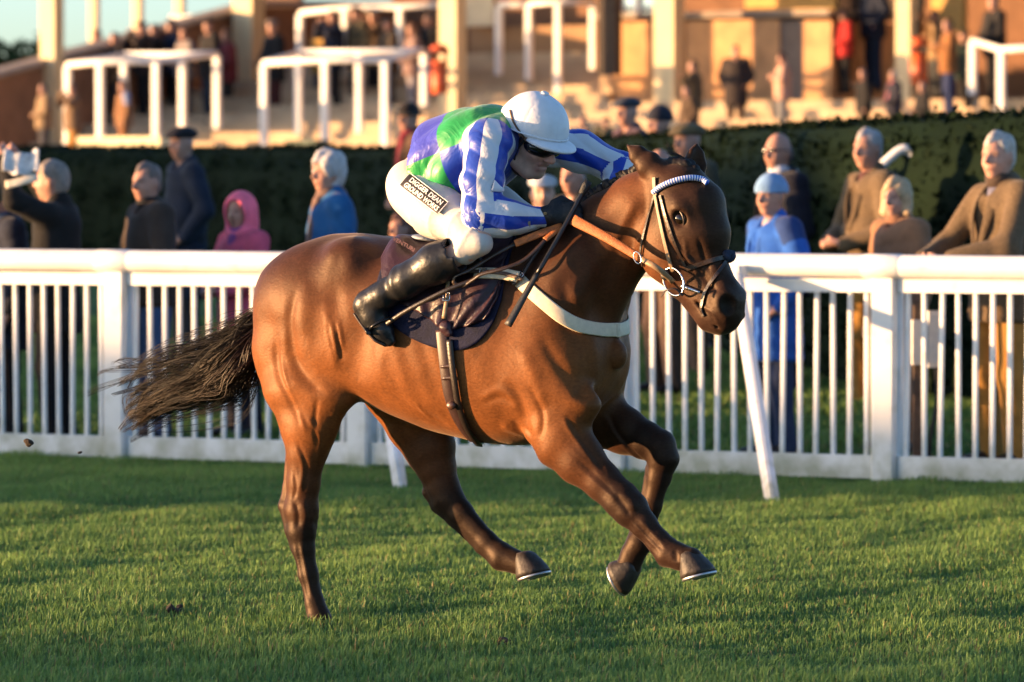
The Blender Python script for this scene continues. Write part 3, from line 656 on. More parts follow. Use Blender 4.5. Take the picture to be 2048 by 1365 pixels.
    for m in (lambda p: p, mir):
        e = Field(m(hs(1360, 438, -.088)) - .04, m(hs(1360, 438, -.088)) + .04, .003); e.add(El(m(hs(1360, 438, -.088)), (.028, .020, .022), AX), .004); v, ff = e.mesh(1); eo = obj('eye', h2w(v), ff, me, horse)
        lid = []
        for s_ in (1, -1):
            a = np.linspace(0, np.pi, 9); c0 = m(hs(1360, 438, -.092)); mm = M if m is mir else -M
            P = np.array([c0 + AX[0] *   .031 * math.cos(q) + AX[2] * s_ * .023 * math.sin(q) + mm * .012 * math.sin(q) for q in a]); lid.append(tube(P, .0045, 6))
        v, ff = joined(*lid); obj('eyelid', h2w(v), ff, mat('eyelid_skin', (.02, .012, .009), .4, .1), eo)
    # tail: dock and a stream of hairs
    mt = mat('dark_hair', (.0075, .0045, .0035), .55, .35, 60, 0, 0, .3)
    mtb = mat('brown_hair', (.026, .011, .005), .5, .35, 60, 0, 0, .35)
    g = np.random.default_rng(11)
    def stream(n, paths, spread0, spread1, root=None, wave=.016, belly=0):
        out = []
        for i_ in range(n):
            if i_ % 14: out.append(out[-1] + g.normal(0, 1, 3) * (.002 + .009 * np.sin(np.pi * np.linspace(0, 1, len(out[-1])))[:, None]) + .004 * np.sin(np.linspace(0, 1, len(out[-1]))[:, None] * g.uniform(5, 16)) * g.normal(0, 1, 3)); continue
            w = g.dirichlet(np.ones(len(paths)) * .3); c = sum(wi * p for wi, p in zip(w, paths)); m = len(c); t = np.linspace(0, 1, m)[:, None]
            off = g.normal(0, 1, 3) * np.array([.5, 1.0, .5]); end = g.uniform(.3, 1.0) ** .75
            c = c + off * (spread0 * (1 - t) + spread1 * t ** 1.2 + belly * np.sin(np.pi * t ** .8)) + wave * np.sin(t * g.uniform(3, 9) + g.uniform(0, 6)) * g.normal(0, 1, 3) * t
            k = np.linspace(0, end * (m - 1), m); i = np.minimum(k.astype(int), m - 2); fr = (k - i)[:, None]; out.append(c[i] * (1 - fr) + c[i + 1] * fr)
        return np.array(out)
    P0 = [[(556, 606, 0), (500, 648, -.02), (420, 680, -.04), (330, 706, -.05), (262, 728, -.05), (205, 748, -.06)],
          [(550, 618, 0), (480, 672, -.02), (400, 716, -.03), (320, 745, -.03), (250, 775, -.03), (200, 800, -.03)],
          [(548, 640, 0), (490, 705, -.02), (430, 750, -.02), (360, 785, -.02), (290, 820, -.02), (235, 858, -.02)],
          [(548, 650, 0), (500, 720, -.02), (450, 770, -.01), (390, 795, 0), (310, 830, 0), (248, 872, 0)],
          [(548, 630, .02), (485, 690, .03), (420, 740, .04), (345, 772, .05), (280, 808, .05), (240, 838, .05)]]
    paths = [catmull(np.array([hp(u, v, l) for u, v, l in p]), 4) for p in P0]
    tail = stream(1100, paths[2:], .018, .014, wave=.035, belly=.036); top_ = stream(280, paths[:3], .016, .03, wave=.04, belly=.02); low = stream(420, paths[2:4], .016, .012, wave=.02, belly=.03); thin = stream(110, paths[:3], .014, .11, wave=.06)
    drop = [catmull(np.array([hp(u, v, l) for u, v, l in p]), 5) for p in ([(540, 650, 0), (505, 720, 0), (462, 762, 0), (440, 790, 0), (428, 812, 0)], [(530, 665, 0), (500, 735, 0), (480, 760, 0), (470, 775, 0), (462, 782, 0)])]
    dr = stream(110, drop, .010, .012)
    v1, f1 = strand_mesh(tail, .0014, .0005); to = obj('tail', h2w(v1), f1, mt, horse)
    for nm, S, rr in (('tail_hair', top_, .0014), ('tail_hair', low, .0018), ('tail_hair', thin, .0011), ('tail_hair', dr, .0014)):
        v1, f1 = strand_mesh(S, rr, .0005); obj(nm, h2w(v1), f1, mtb if S is low else mt, to)
    dk = Field(hp(600, 560, 0) - [.35, .1, .25], hp(600, 560, 0) + [.15, .1, .12], .008); dk.add(chain([(hp(572, 560, 0), .04, .035), (hp(548, 600, 0), .034, .03), (hp(515, 645, -.01), .024, .022), (hp(480, 675, -.015), .010, .010)]), .02); v1, f1 = dk.mesh(2); obj('dock', h2w(v1), f1, mt, to)
    # plaits along the crest, forelock
    crest = catmull(np.array([(1166, 418), (1188, 398), (1212, 386), (1236, 372), (1256, 360), (1276, 348), (1293, 334)], float), 3)
    for i, (u, v) in enumerate(crest[::1]):
        c = hp(u, v - 3, -.012); pl = Field(c - .05, c + .05, .004)
        r = g.uniform(.013, .019); up = hp(u - 6, v - 13, -.015) - c
        pl.add([El(c, r * 1.1), El(c + up * .55 + g.normal(0, .003, 3), r * 1.05), El(c + up * 1.0 + g.normal(0, .004, 3), r * .8), El(c + up * .5 + np.array([.010, -.008, .004]), r * .7)], .006)
        v1, f1 = pl.mesh(0); v1 = v1 + vnormals(v1, f1) * (.0016 * nz(v1, 420, i, 1))[:, None]; obj('mane_plait', h2w(v1), f1, mt, horse)
    c = headp(1352, 318); fl = Field(c - .14, c + .14, .006)
    fl.add(chain([(headp(1324, 334), .020, .03), (headp(1350, 330), .026, .035), (headp(1374, 334), .024, .032), (headp(1388, 348), .016, .02)], M), .02); fl.add([El(headp(1392, 338), .016), El(headp(1384, 346), .016)], .01)
    v1, f1 = fl.mesh(1); v1 = v1 + vnormals(v1, f1) * (.004 * nz(v1, 160, 4, 2))[:, None]; fo = obj('forelock', h2w(v1), f1, mt, horse)
    sp = [catmull(np.array([headp(*p) for p in pp]), 5) for pp in ([(1385, 330), (1368, 318), (1345, 306), (1332, 290)], [(1388, 332), (1365, 315), (1338, 304)], [(1345, 322), (1360, 335), (1378, 350)])]
    for pth in sp:
        S = np.array([pth + g.normal(0, .006, 3) * np.linspace(0, 1, len(pth))[:, None] for _ in range(14)]); v1, f1 = strand_mesh(S, .0010, .0004); obj('loose_hair', h2w(v1), f1, mt, fo)
# ------------------------------------------------------------------ tack: straps follow the horse's surface
def leather(n='dark_leather', c=(.016, .010, .008), r=.38): return mat(n, c, r, .3, 60, .1, 120, .5)
def surf(px, off=.004, f=None, D0=18.0, rng=4.2, n=6, raw=False):
    f = f or HM['field']; c = catmull(np.array(px, float), n) if not raw else np.asarray(px, float)
    d = ray(c[:, 0], c[:, 1]); P = f.march(w2h(CAMP + d * D0), d2h(d), rng, 900); k = ~np.isnan(P[:, 0]); P = P[k]; N = f.grad(P); return P + N * off, N
def sstrap(name, px, w, m, parent, off=.004, th=.003, f=None, mirror=False, n=6):
    P, N = surf(px, off, f, n=n); V, F = strap(P, N, w, th)
    if mirror:
        P2 = P * [1, -1, 1]; N2 = N * [1, -1, 1]; V, F = joined((V, F), strap(P2[::-1], N2[::-1], w, th))
    return obj(name, h2w(V), F, m, parent, smooth=False)
def drape(name, edge, off, m, parent, nx=60, na=70, zc=1.02, fold=None, thick=.006):
    """cloth over the back; edge: pixels along its lower border on the near side, from rear to front"""
    f = HM['field']; P, _ = surf(edge, 0, n=8); o = np.argsort(P[:, 0]); P = P[o]; X = np.linspace(P[0, 0], P[-1, 0], nx)
    ph = np.interp(X, P[:, 0], np.arctan2(-P[:, 1], P[:, 2] - zc)); S = np.linspace(-1, 1, na); G = np.zeros((nx, na, 3)); Nn = np.zeros((nx, na, 3))
    for i, x in enumerate(X):
        a = S * ph[i]; d = np.stack([0 * a, -np.sin(a), np.cos(a)], 1); c = np.array([x, 0, zc]); Q = f.march(c + d * .75, -d, .75, 300)
        G[i] = Q; Nn[i] = f.grad(Q)
    sh = np.zeros((nx, na)) if fold is None else fold(X, S)
    G = G + Nn * (off + sh)[..., None]
    V = G.reshape(-1, 3); F = [(i * na + j, (i + 1) * na + j, (i + 1) * na + j + 1, i * na + j + 1) for i in range(nx - 1) for j in range(na - 1)]
    ob = obj(name, h2w(V), F, m, parent); md = ob.modifiers.new('thickness', 'SOLIDIFY'); md.thickness = thick; md.offset = 1; return ob, X, G, Nn
def text_mesh(body, size=1.0, bold=False):
    cu = bpy.data.curves.new('t', 'FONT'); cu.body = body; cu.size = size; cu.align_x = 'LEFT'; cu.resolution_u = 3
    if bold: cu.offset = .025
    o = bpy.data.objects.new('t', cu); col.objects.link(o); bpy.context.view_layer.update()
    me = o.evaluated_get(bpy.context.evaluated_depsgraph_get()).to_mesh()
    V = np.array([v.co[:] for v in me.vertices]); F = [tuple(p.vertices) for p in me.polygons]; bpy.data.objects.remove(o); bpy.data.curves.remove(cu); return V, F
def buckle(c, N, T, w, h, m, parent, name='buckle'):
    N = N / np.linalg.norm(N); T = T - (T @ N) * N; T /= np.linalg.norm(T); B = np.cross(N, T)
    P = np.array([c + T * h * sx + B * w * sy for sx, sy in ((-1, -1), (-1, 0), (-1, 1), (0, 1), (1, 1), (1, 0), (1, -1), (0, -1), (-1, -1))])
    V, F = tube(P, .0022, 5, ref=N); V2, F2 = tube(np.array([c - T * h, c + T * h]), .0016, 5, ref=N); V, F = joined((V, F), (V2, F2)); return obj(name, h2w(V), F, m, parent)
def build_tack():
    f = HM['field']; LB = leather(); TAN = mat('tan_leather', (.30, .19, .10), .5, .25, 50, .1, 90); SIL = mat('steel', (.62, .63, .65), .22, .1, 20, 0, 0, .5, 1.0)
    CREAM = mat('cream_webbing', (.72, .62, .46), .8, .08, 60, .15, 300)
    # --- saddle cloth and weight cloth
    NV = mat('navy_cloth', (.008, .009, .030), .75, .3, 30, .2, 140, .2); MR = mat('maroon_nylon', (.034, .014, .021), .42, .25, 14, .35, 45, .4)
    t = thing('saddle_cloth', h2w(hp(900, 480, 0)), 'dark navy saddle cloth with rounded lower edge under the weight cloth', 'saddle cloth')
    def fold1(X, S): return .004 * np.sin(np.linspace(0, 9, len(X)))[:, None] * np.abs(S)[None, :] ** 2 + .002
    drape('cloth', [(752, 585), (770, 632), (810, 668), (858, 692), (905, 702), (950, 690), (984, 652), (1004, 600)], .005, NV, t, fold=fold1)
    t = thing('weight_cloth', h2w(hp(900, 470, 0)), 'shiny maroon weight cloth gathered in a knot below the saddle', 'weight cloth')
    def fold2(X, S):
        x = np.linspace(0, 1, len(X))[:, None]; s = np.abs(S)[None, :]
        pl = .009 * np.sin(13 * (x - .55) / (1.25 - s)) * np.clip(s * 1.8 - .8, 0, 1) * np.clip((x - .3) * 4, 0, 1)          # pleats run together at the knot
        pk = .020 * np.exp(-((x - .06) / .10) ** 2) * np.exp(-((s - .45) / .35) ** 2) + .016 * np.exp(-((x - .85) / .12) ** 2 - ((s - .8) / .3) ** 2)
        seam = -.006 * np.exp(-((s - .42 - .1 * x) / .02) ** 2)
        return pl + pk + seam
    drape('cloth', [(764, 520), (772, 575), (800, 606), (850, 632), (892, 660), (930, 655), (968, 642), (996, 600), (1006, 545)], .014, MR, t, fold=fold2, nx=90, na=90)
    P, N = surf([(896, 652), (900, 664)], .02); kn = Field(P[0] - .08, P[0] + .08, .005); kn.add([El(P[0], (.022, .016, .020)), El(P[0] + [.012, 0, -.024], (.018, .012, .018)), El(P[0] + [-.012, -.004, -.012], (.013, .011, .016))], .012); v, ff = kn.mesh(1); v = v + vnormals(v, ff) * (.002 * nz(v, 200, 1, 1))[:, None]; obj('knot', h2w(v), ff, MR, t)
    tv, tf = text_mesh('VENTURI', 1.0, True); w = tv[:, 0].max(); px = np.stack([788 + tv[:, 0] / w * 46 + tv[:, 1] * 3, 497 + tv[:, 0] / w * 22 - tv[:, 1] * 9], 1); Pt, Nt = surf(px, .034, raw=True)
    if len(Pt) == len(tv): obj('lettering', h2w(Pt), tf, mat('pale_print', (.16, .08, .08), .7, .2), t, smooth=False)
    # --- saddle
    s = thing('racing_saddle', h2w(hp(910, 470, 0)), 'small dark racing saddle with pale grey cantle beneath the jockey', 'saddle')
    sf = Field(hp(905, 480, 0) - [.30, .30, .30], hp(905, 480, 0) + [.30, .30, .16], .008)
    sf.add(chain([(hp(850, 482, 0), .022, .085), (hp(885, 486, 0), .018, .075), (hp(930, 476, 0), .022, .07), (hp(975, 458, 0), .030, .06)]), .02)
    v, ff = sf.mesh(1); obj('seat', h2w(v), ff, LB, s)
    cf = Field(hp(868, 478, 0) - .16, hp(868, 478, 0) + .16, .006); cf.add(El(hp(868, 477, 0), (.075, .105, .012), axes([1, 0, -.12])), .01); v, ff = cf.mesh(1); obj('cantle', h2w(v), ff, mat('grey_saddle_panel', (.34, .37, .42), .45, .1), s)
    for sg in (-1, 1):
        P, N = surf([(905, 492), (925, 520), (935, 555)], .036); 
        V, F = strap(P * [1, -sg, 1] if sg > 0 else P, N * [1, -sg, 1] if sg > 0 else N, np.linspace(.12, .16, len(P)), .004); obj('flap', h2w(V), F, LB, s)
        # stirrup leather and iron
        lat = sg * .335
        pts = [hp(948, 560, -.30), hp(900, 578, -.325), hp(850, 602, -.335), hp(806, 626, -.335), hp(768, 652, -.33)]; P = np.array(pts)
        if sg > 0: P = P * [1, -1, 1]
        V, F = strap(catmull(P, 5), np.array([0, sg, 0.0]), .017, .0025); obj('stirrup_leather', h2w(V), F, LB, s)
        c = hp(762, 652, -.315); fwd = np.array([.45, 0, -.9]); 
        if sg > 0: c = c * [1, -1, 1]
        up = hp(806, 626, 0) - hp(762, 656, 0); up /= np.linalg.norm(up); l = np.array([0, 1.0, 0]); ring = [c + up * .045 * math.sin(a) * (1.25 if math.sin(a) > 0 else .75) + l * .055 * math.cos(a) for a in np.linspace(0, 2 * np.pi, 25)]
        V, F = tube(np.array(ring), .0055, 6); io = obj('stirrup_iron', h2w(V), F, mat('black_alloy', (.02, .02, .022), .3, .1, 20, 0, 0, .5, .6), s)
        tr = [c - up * .036 + l * q for q in (-.055, .055)]; V, F = strap(np.array(tr), up, .03, .004); obj('tread', h2w(V), F, leather(), io)
    # --- girth
    t = thing('girth', h2w(hp(930, 860, 0)), 'dark leather girth strapped round the horse behind its elbow', 'girth')
    gp = [(884, 660), (888, 700), (894, 750), (903, 800), (922, 845), (950, 880), (985, 900)]
    P, N = surf(gp, .006); k = np.array([p for p in P]); bot = np.array([[k[-1][0], 0, k[-1][2] - .006]]); full = np.concatenate([k, bot, (k * [1, -1, 1])[::-1]]); nn = np.concatenate([N, [[0, 0, -1]], (N * [1, -1, 1])[::-1]])
    V, F = strap(full, nn, .046, .004); obj('band', h2w(V), F, mat('girth_brown', (.040, .018, .016), .45, .3, 60), t)
    gp2 = [(902, 680), (906, 720), (912, 760), (920, 805), (936, 850), (960, 884), (990, 902)]; P, N = surf(gp2, .013); V, F = strap(P, N, .026, .005); obj('strap', h2w(V), F, LB, t)
    for (u, v) in ((897, 732), (899, 755)):
        P, N = surf([(u - 12, v + 1), (u + 16, v - 1)], .014, n=4); V, F = strap(P, N, .012, .003); obj('keeper', h2w(V), F, mat('girth_brown', (.04, .018, .016)), t)
    P, N = surf([(908, 806), (912, 812)], .022); bk = Field(P[0] - .04, P[0] + .04, .004); bk.add([El(P[0], (.020, .010, .016))], .01); v, ff = bk.mesh(1); obj('buckle_guard', h2w(v), ff, leather('brown_leather', (.07, .03, .018)), t)
    P, N = surf([(905, 560), (902, 600), (896, 640)], .040); V, F = strap(P, N, .016, .003); obj('billet', h2w(V), F, TAN, t); buckle(P[6] + N[6] * .004, N[6], P[8] - P[4], .012, .014, SIL, t)
    # --- breast girth
    t = thing('breast_girth', h2w(hp(1240, 660, 0)), 'cream webbing breast girth across the horse\'s chest', 'breast girth')
    bp = [(1040, 562), (1062, 582), (1092, 608), (1125, 634), (1160, 652), (1200, 660), (1236, 660)]
    P, N = surf(bp, .007); fr = P[-1]; mid = np.array([[fr[0] + .030, 0, fr[2] + .003]])
    Q = np.concatenate([P, catmull(np.array([P[-1], [fr[0] + .018, fr[1] * .5, fr[2]], mid[0], [fr[0] + .018, -fr[1] * .5, fr[2]], P[-1] * [1, -1, 1]]), 4)[1:-1], (P * [1, -1, 1])[::-1]])
    # pull every point onto the surface from outside
    for _ in range(6): Q = Q - (f.sample(Q) - .007)[:, None] * f.grad(Q)
    V, F = strap(Q, f.grad(Q), .050, .0022); obj('band', h2w(V), F, CREAM, t)
    P, N = surf([(955, 553), (985, 553), (1015, 555), (1046, 560)], .030); V, F = strap(P, N, .042, .004); obj('end_piece', h2w(V), F, CREAM, t)
    P, N = surf([(905, 552), (950, 552), (985, 552), (1020, 556), (1058, 566)], .038); V, F = strap(P, N, .015, .003); ls = obj('leather_strap', h2w(V), F, leather('mid_leather', (.10, .06, .04), .45), t); buckle(P[10] + N[10] * .004, N[10], P[12] - P[8], .010, .012, SIL, ls)
    P, N = surf([(1030, 574), (1052, 552), (1072, 520), (1096, 486), (1110, 462)], .020); V, F = strap(P, N, .020, .004); ns = obj('neck_strap', h2w(V), F, LB, t); buckle(P[5] + N[5] * .006, N[5], P[7] - P[3], .011, .011, SIL, ns)
    # --- bridle
    t = thing('bridle', h2w(headp(1330, 345)), 'dark leather racing bridle with blue and white striped browband', 'bridle')
    BR = leather('bridle_leather', (.030, .016, .010), .35)
    sstrap('cheekpiece', [(1312, 388), (1320, 430), (1332, 490), (1342, 530), (1347, 542)], .014, TAN, t, .006)
    sstrap('cheekpiece', [(1322, 392), (1338, 450), (1356, 500), (1368, 526), (1374, 538)], .012, BR, t, .005)
    sstrap('throat_lash', [(1312, 390), (1302, 425), (1290, 470), (1284, 505), (1288, 532)], .011, BR, t, .006)
    sstrap('headpiece', [(1314, 392), (1311, 372), (1310, 356)], .016, TAN, t, .006)
    sstrap('noseband', [(1374, 538), (1400, 529), (1425, 521), (1448, 514)], .018, BR, t, .006)
    sstrap('noseband', [(1452, 520), (1436, 546), (1420, 570), (1410, 590), (1405, 615), (1409, 632)], .014, BR, t, .006)
    # striped browband
    P, N = surf([(1310, 386), (1326, 374), (1350, 364), (1378, 359), (1402, 362), (1414, 370)], .008, n=12); V, F = tube(P, .0105, 10, ref=N)
    b = obj('browband', h2w(V), F, None, t); L_ = np.cumsum(np.r_[0, np.linalg.norm(np.diff(P, axis=0), axis=1)]); attr(b, 'run', np.repeat(L_, 10)); attr(b, 'turn', np.tile(np.arange(10) / 10.0, len(P)))
    m, Nn, L, bs = principled('browband_stripes'); a = Nn.new('ShaderNodeAttribute'); a.attribute_name = 'run'
    ms = Nn.new('ShaderNodeMath'); ms.operation = 'MULTIPLY'; ms.inputs[1].default_value = 110; L.new(a.outputs['Fac'], ms.inputs[0]); fr_ = Nn.new('ShaderNodeMath'); fr_.operation = 'FRACT'; L.new(ms.outputs[0], fr_.inputs[0]); gt = Nn.new('ShaderNodeMath'); gt.operation = 'GREATER_THAN'; gt.inputs[1].default_value = .5; L.new(fr_.outputs[0], gt.inputs[0])
    mx = Nn.new('ShaderNodeMix'); mx.data_type = 'RGBA'; mx.inputs[6].default_value = (.75, .77, .82, 1); mx.inputs[7].default_value = (.02, .11, .55, 1); L.new(gt.outputs[0], mx.inputs[0]); L.new(mx.outputs[2], bs.inputs['Base Color']); bs.inputs['Roughness'].default_value = .45; b.data.materials.append(m)
    # bit ring, mouthpiece, nose pad
    P, N = surf([(1352, 560), (1358, 562)], .012); c = P[0]; hx = hp(1358, 560, 0) - hp(1330, 560, 0); 
    d1 = HM['hs'](1372, 590, -.06) - HM['hs'](1340, 535, -.06); d1 /= np.linalg.norm(d1); nn = N[0]; d2 = np.cross(nn, d1); d2 /= np.linalg.norm(d2)
    ring = np.array([c + d1 * .052 * math.cos(a) + d2 * .040 * math.sin(a) + nn * .01 for a in np.linspace(0, 2 * np.pi, 29)]); V, F = tube(ring, .0040, 6); obj('bit_ring', h2w(V), F, SIL, t)
    P2, N2 = surf([(1366, 572), (1384, 579), (1402, 586)], .008); V, F = tube(P2, np.linspace(.009, .005, len(P2)), 8); obj('bit', h2w(V), F, SIL, t)
    P2, N2 = surf([(1333, 548), (1336, 554)], .012); bo = Field(P2[0] - .05, P2[0] + .05, .004); bo.add(El(P2[0], (.018, .012, .020)), .01); v, ff = bo.mesh(1); obj('rein_stop', h2w(v), ff, leather('black_rubber', (.012, .012, .012), .5), t)
    P2, N2 = surf([(1452, 512), (1456, 518)], .006); pf = Field(P2[0] - .06, P2[0] + .06, .004); pf.add([El(P2[0], (.020, .030, .022)), El(P2[0] + [.004, .016, -.004], .018)], .012); v, ff = pf.mesh(0); v = v + vnormals(v, ff) * (.004 * nz(v, 260, 3, 2))[:, None]; obj('nose_pad', h2w(v), ff, mat('navy_fleece', (.02, .025, .05), .9, .4, 80, .5, 200), t)
    lp = np.array([hp(1366, 592, -.19), hp(1350, 578, -.20), hp(1332, 582, -.20), hp(1322, 594, -.20)]); V, F = strap(catmull(lp, 5), np.array([0, -.4, .9]), .012, .002); obj('curb_strap', h2w(V), F, BR, t)
    HM['ringc'] = c + nn * .012
    # --- reins: rubber grips, leather ends and the loop of slack
    RB = mat('orange_rubber_rein', (.36, .105, .022), .62, .2, 40, .4, 180); t = thing('reins', h2w(hp(1150, 440, -.14)), 'orange rubber grip reins with leather ends running from hand to bit', 'reins')
    hand = hp(1146, 440, -.16); ringp = HM['ringc']; 
    a = hp(1282, 518, -.20); P = catmull(np.array([hand, hp(1210, 474, -.185), a]), 8); V, F = strap(P, np.array([0, -1, .25]), np.linspace(.040, .027, len(P)), .004); obj('rubber_grip', h2w(V), F, RB, t)
    P = catmull(np.array([a, hp(1315, 537, -.20), ringp]), 6); V, F = strap(P, np.array([0, -1, .25]), .020, .003); obj('rein_leather', h2w(V), F, TAN, t)
    rr = np.array([hp(1277, 516, -.205) + np.array([.4, 0, -.9]) * .022 * math.cos(q) + np.array([.9, 0, .4]) * .014 * math.sin(q) + np.array([0, -.008, 0]) for q in np.linspace(0, 2 * np.pi, 19)]); V, F = tube(rr, .0025, 6); obj('martingale_ring', h2w(V), F, SIL, t)
    P = catmull(np.array([hp(1125, 452, -.15), hp(1080, 468, -.20), hp(1030, 488, -.24)]), 6); V, F = strap(P, np.array([0, -1, .35]), .030, .004); obj('rubber_grip', h2w(V), F, RB, t)
    P = catmull(np.array([hp(1030, 488, -.24), hp(985, 512, -.27), hp(940, 540, -.30), hp(912, 552, -.315), hp(908, 566, -.315), hp(925, 572, -.31), hp(945, 560, -.31), hp(965, 548, -.31), hp(1005, 538, -.30), hp(1045, 522, -.27), hp(1075, 496, -.24), hp(1090, 480, -.22)]), 6); V, F = strap(P, np.array([0, -1, .3]), .015, .0025); obj('rein_slack', h2w(V), F, BR, t)
    P = catmull(np.array([hp(1090, 480, -.22), hp(1108, 466, -.19), hp(1122, 456, -.16)]), 6); V, F = strap(P, np.array([0, -1, .3]), .024, .004); obj('rubber_grip', h2w(V), F, RB, t)
    # far rein
    P = catmull(np.array([hp(1200, 440, .10), hp(1300, 470, .10), HM['mir'](ringp)]), 6); V, F = strap(P, np.array([0, 1, .25]), .022, .003); obj('rein_leather', h2w(V), F, TAN, t)
    P = catmull(np.array([hp(1132, 470, -.18), hp(1142, 505, -.20), hp(1158, 545, -.21), hp(1185, 566, -.18)]), 5)
# ------------------------------------------------------------------ the jockey, crouched over the withers
SKIN = (.58, .34, .25); SKIND = (.38, .17, .12)
def silk_mat():
    m, N, L, b = principled('racing_silks'); b.inputs['Roughness'].default_value = .38; b.inputs['Specular IOR Level'].default_value = .4; b.inputs['Sheen Weight'].default_value = .15
    def A(n):
        a = N.new('ShaderNodeAttribute'); a.attribute_name = n; return a.outputs['Fac']
    def math_(op, a, b_=None):
        n = N.new('ShaderNodeMath'); n.operation = op
        for i, x in enumerate((a, b_)):
            if x is None: continue
            if isinstance(x, (int, float)): n.inputs[i].default_value = x
            else: L.new(x, n.inputs[i])
        return n.outputs[0]
    def mixc(f, c1, c2):
        n = N.new('ShaderNodeMix'); n.data_type = 'RGBA'; L.new(f, n.inputs[0])
        for i, x in ((6, c1), (7, c2)):
            if isinstance(x, tuple): n.inputs[i].default_value = (*x, 1)
            else: L.new(x, n.inputs[i])
        return n.outputs[2]
    BLUE = (.008, .045, .38); WHITE = (.62, .63, .68); GREEN = (.012, .27, .065); VIO = (.045, .055, .42)
    ang = math_('ARCTAN2', A('sy'), A('sx'))
    st = math_('FRACT', math_('MULTIPLY', math_('ADD', ang, 3.4), 4 / 6.2832)); stripe = math_('GREATER_THAN', st, .47)
    sleeve = mixc(stripe, BLUE, WHITE)
    fa = math_('GREATER_THAN', A('qa'), 0.0); fb = math_('GREATER_THAN', A('qb'), 0.0); x = math_('ABSOLUTE', math_('SUBTRACT', fa, fb))
    blu = mixc(fa, VIO, BLUE); body = mixc(x, GREEN, blu)
    arm = math_('GREATER_THAN', A('arm'), 0.0); L.new(mixc(arm, body, sleeve), b.inputs['Base Color'])
    tc = N.new('ShaderNodeTexCoord'); n = N.new('ShaderNodeTexNoise'); n.inputs['Scale'].default_value = 9; n.inputs['Detail'].default_value = 3; n.inputs['Distortion'].default_value = 1.5; L.new(tc.outputs['Object'], n.inputs['Vector'])
    bp = N.new('ShaderNodeBump'); bp.inputs['Strength'].default_value = .5; bp.inputs['Distance'].default_value = .02; L.new(n.outputs['Fac'], bp.inputs['Height']); L.new(bp.outputs['Normal'], b.inputs['Normal'])
    return m
def gloved_hand(f, wrist, palm, knuck, lat, curl, side, r=.0105):
    """wrist, palm centre, knuckle centre, lateral spread axis, direction the fingers curl to"""
    f.add(Ec(wrist, palm, (.030, .034), (.024, .042), lat), .015); f.add(Ec(palm, knuck, (.022, .042), (.018, .040), lat), .015)
    fw_ = knuck - palm; fw_ /= np.linalg.norm(fw_); cu = curl / np.linalg.norm(curl)
    for i, (o, ln) in enumerate(((-.030, .9), (-.010, 1.0), (.011, .95), (.031, .78))):
        a = knuck + lat * o; b = a + (fw_ * .75 + cu * .35) * .030 * ln; c = b + (cu * .95 - fw_ * .15) * .030 * ln; d = c + (-fw_ * .9 + cu * .2) * .024 * ln
        f.add([Ec(a, b, r * 1.15, r * 1.1), Ec(b, c, r * 1.1, r), Ec(c, d, r, r * .9)], .004)
    t0 = palm + lat * side * .038; t1 = t0 + (fw_ * .6 + lat * side * .5 + cu * .5) * .034; t2 = t1 + (fw_ * .8 + cu * .5 - lat * side * .4) * .030
    f.add([Ec(t0, t1, r * 1.4, r * 1.2), Ec(t1, t2, r * 1.2, r)], .008)
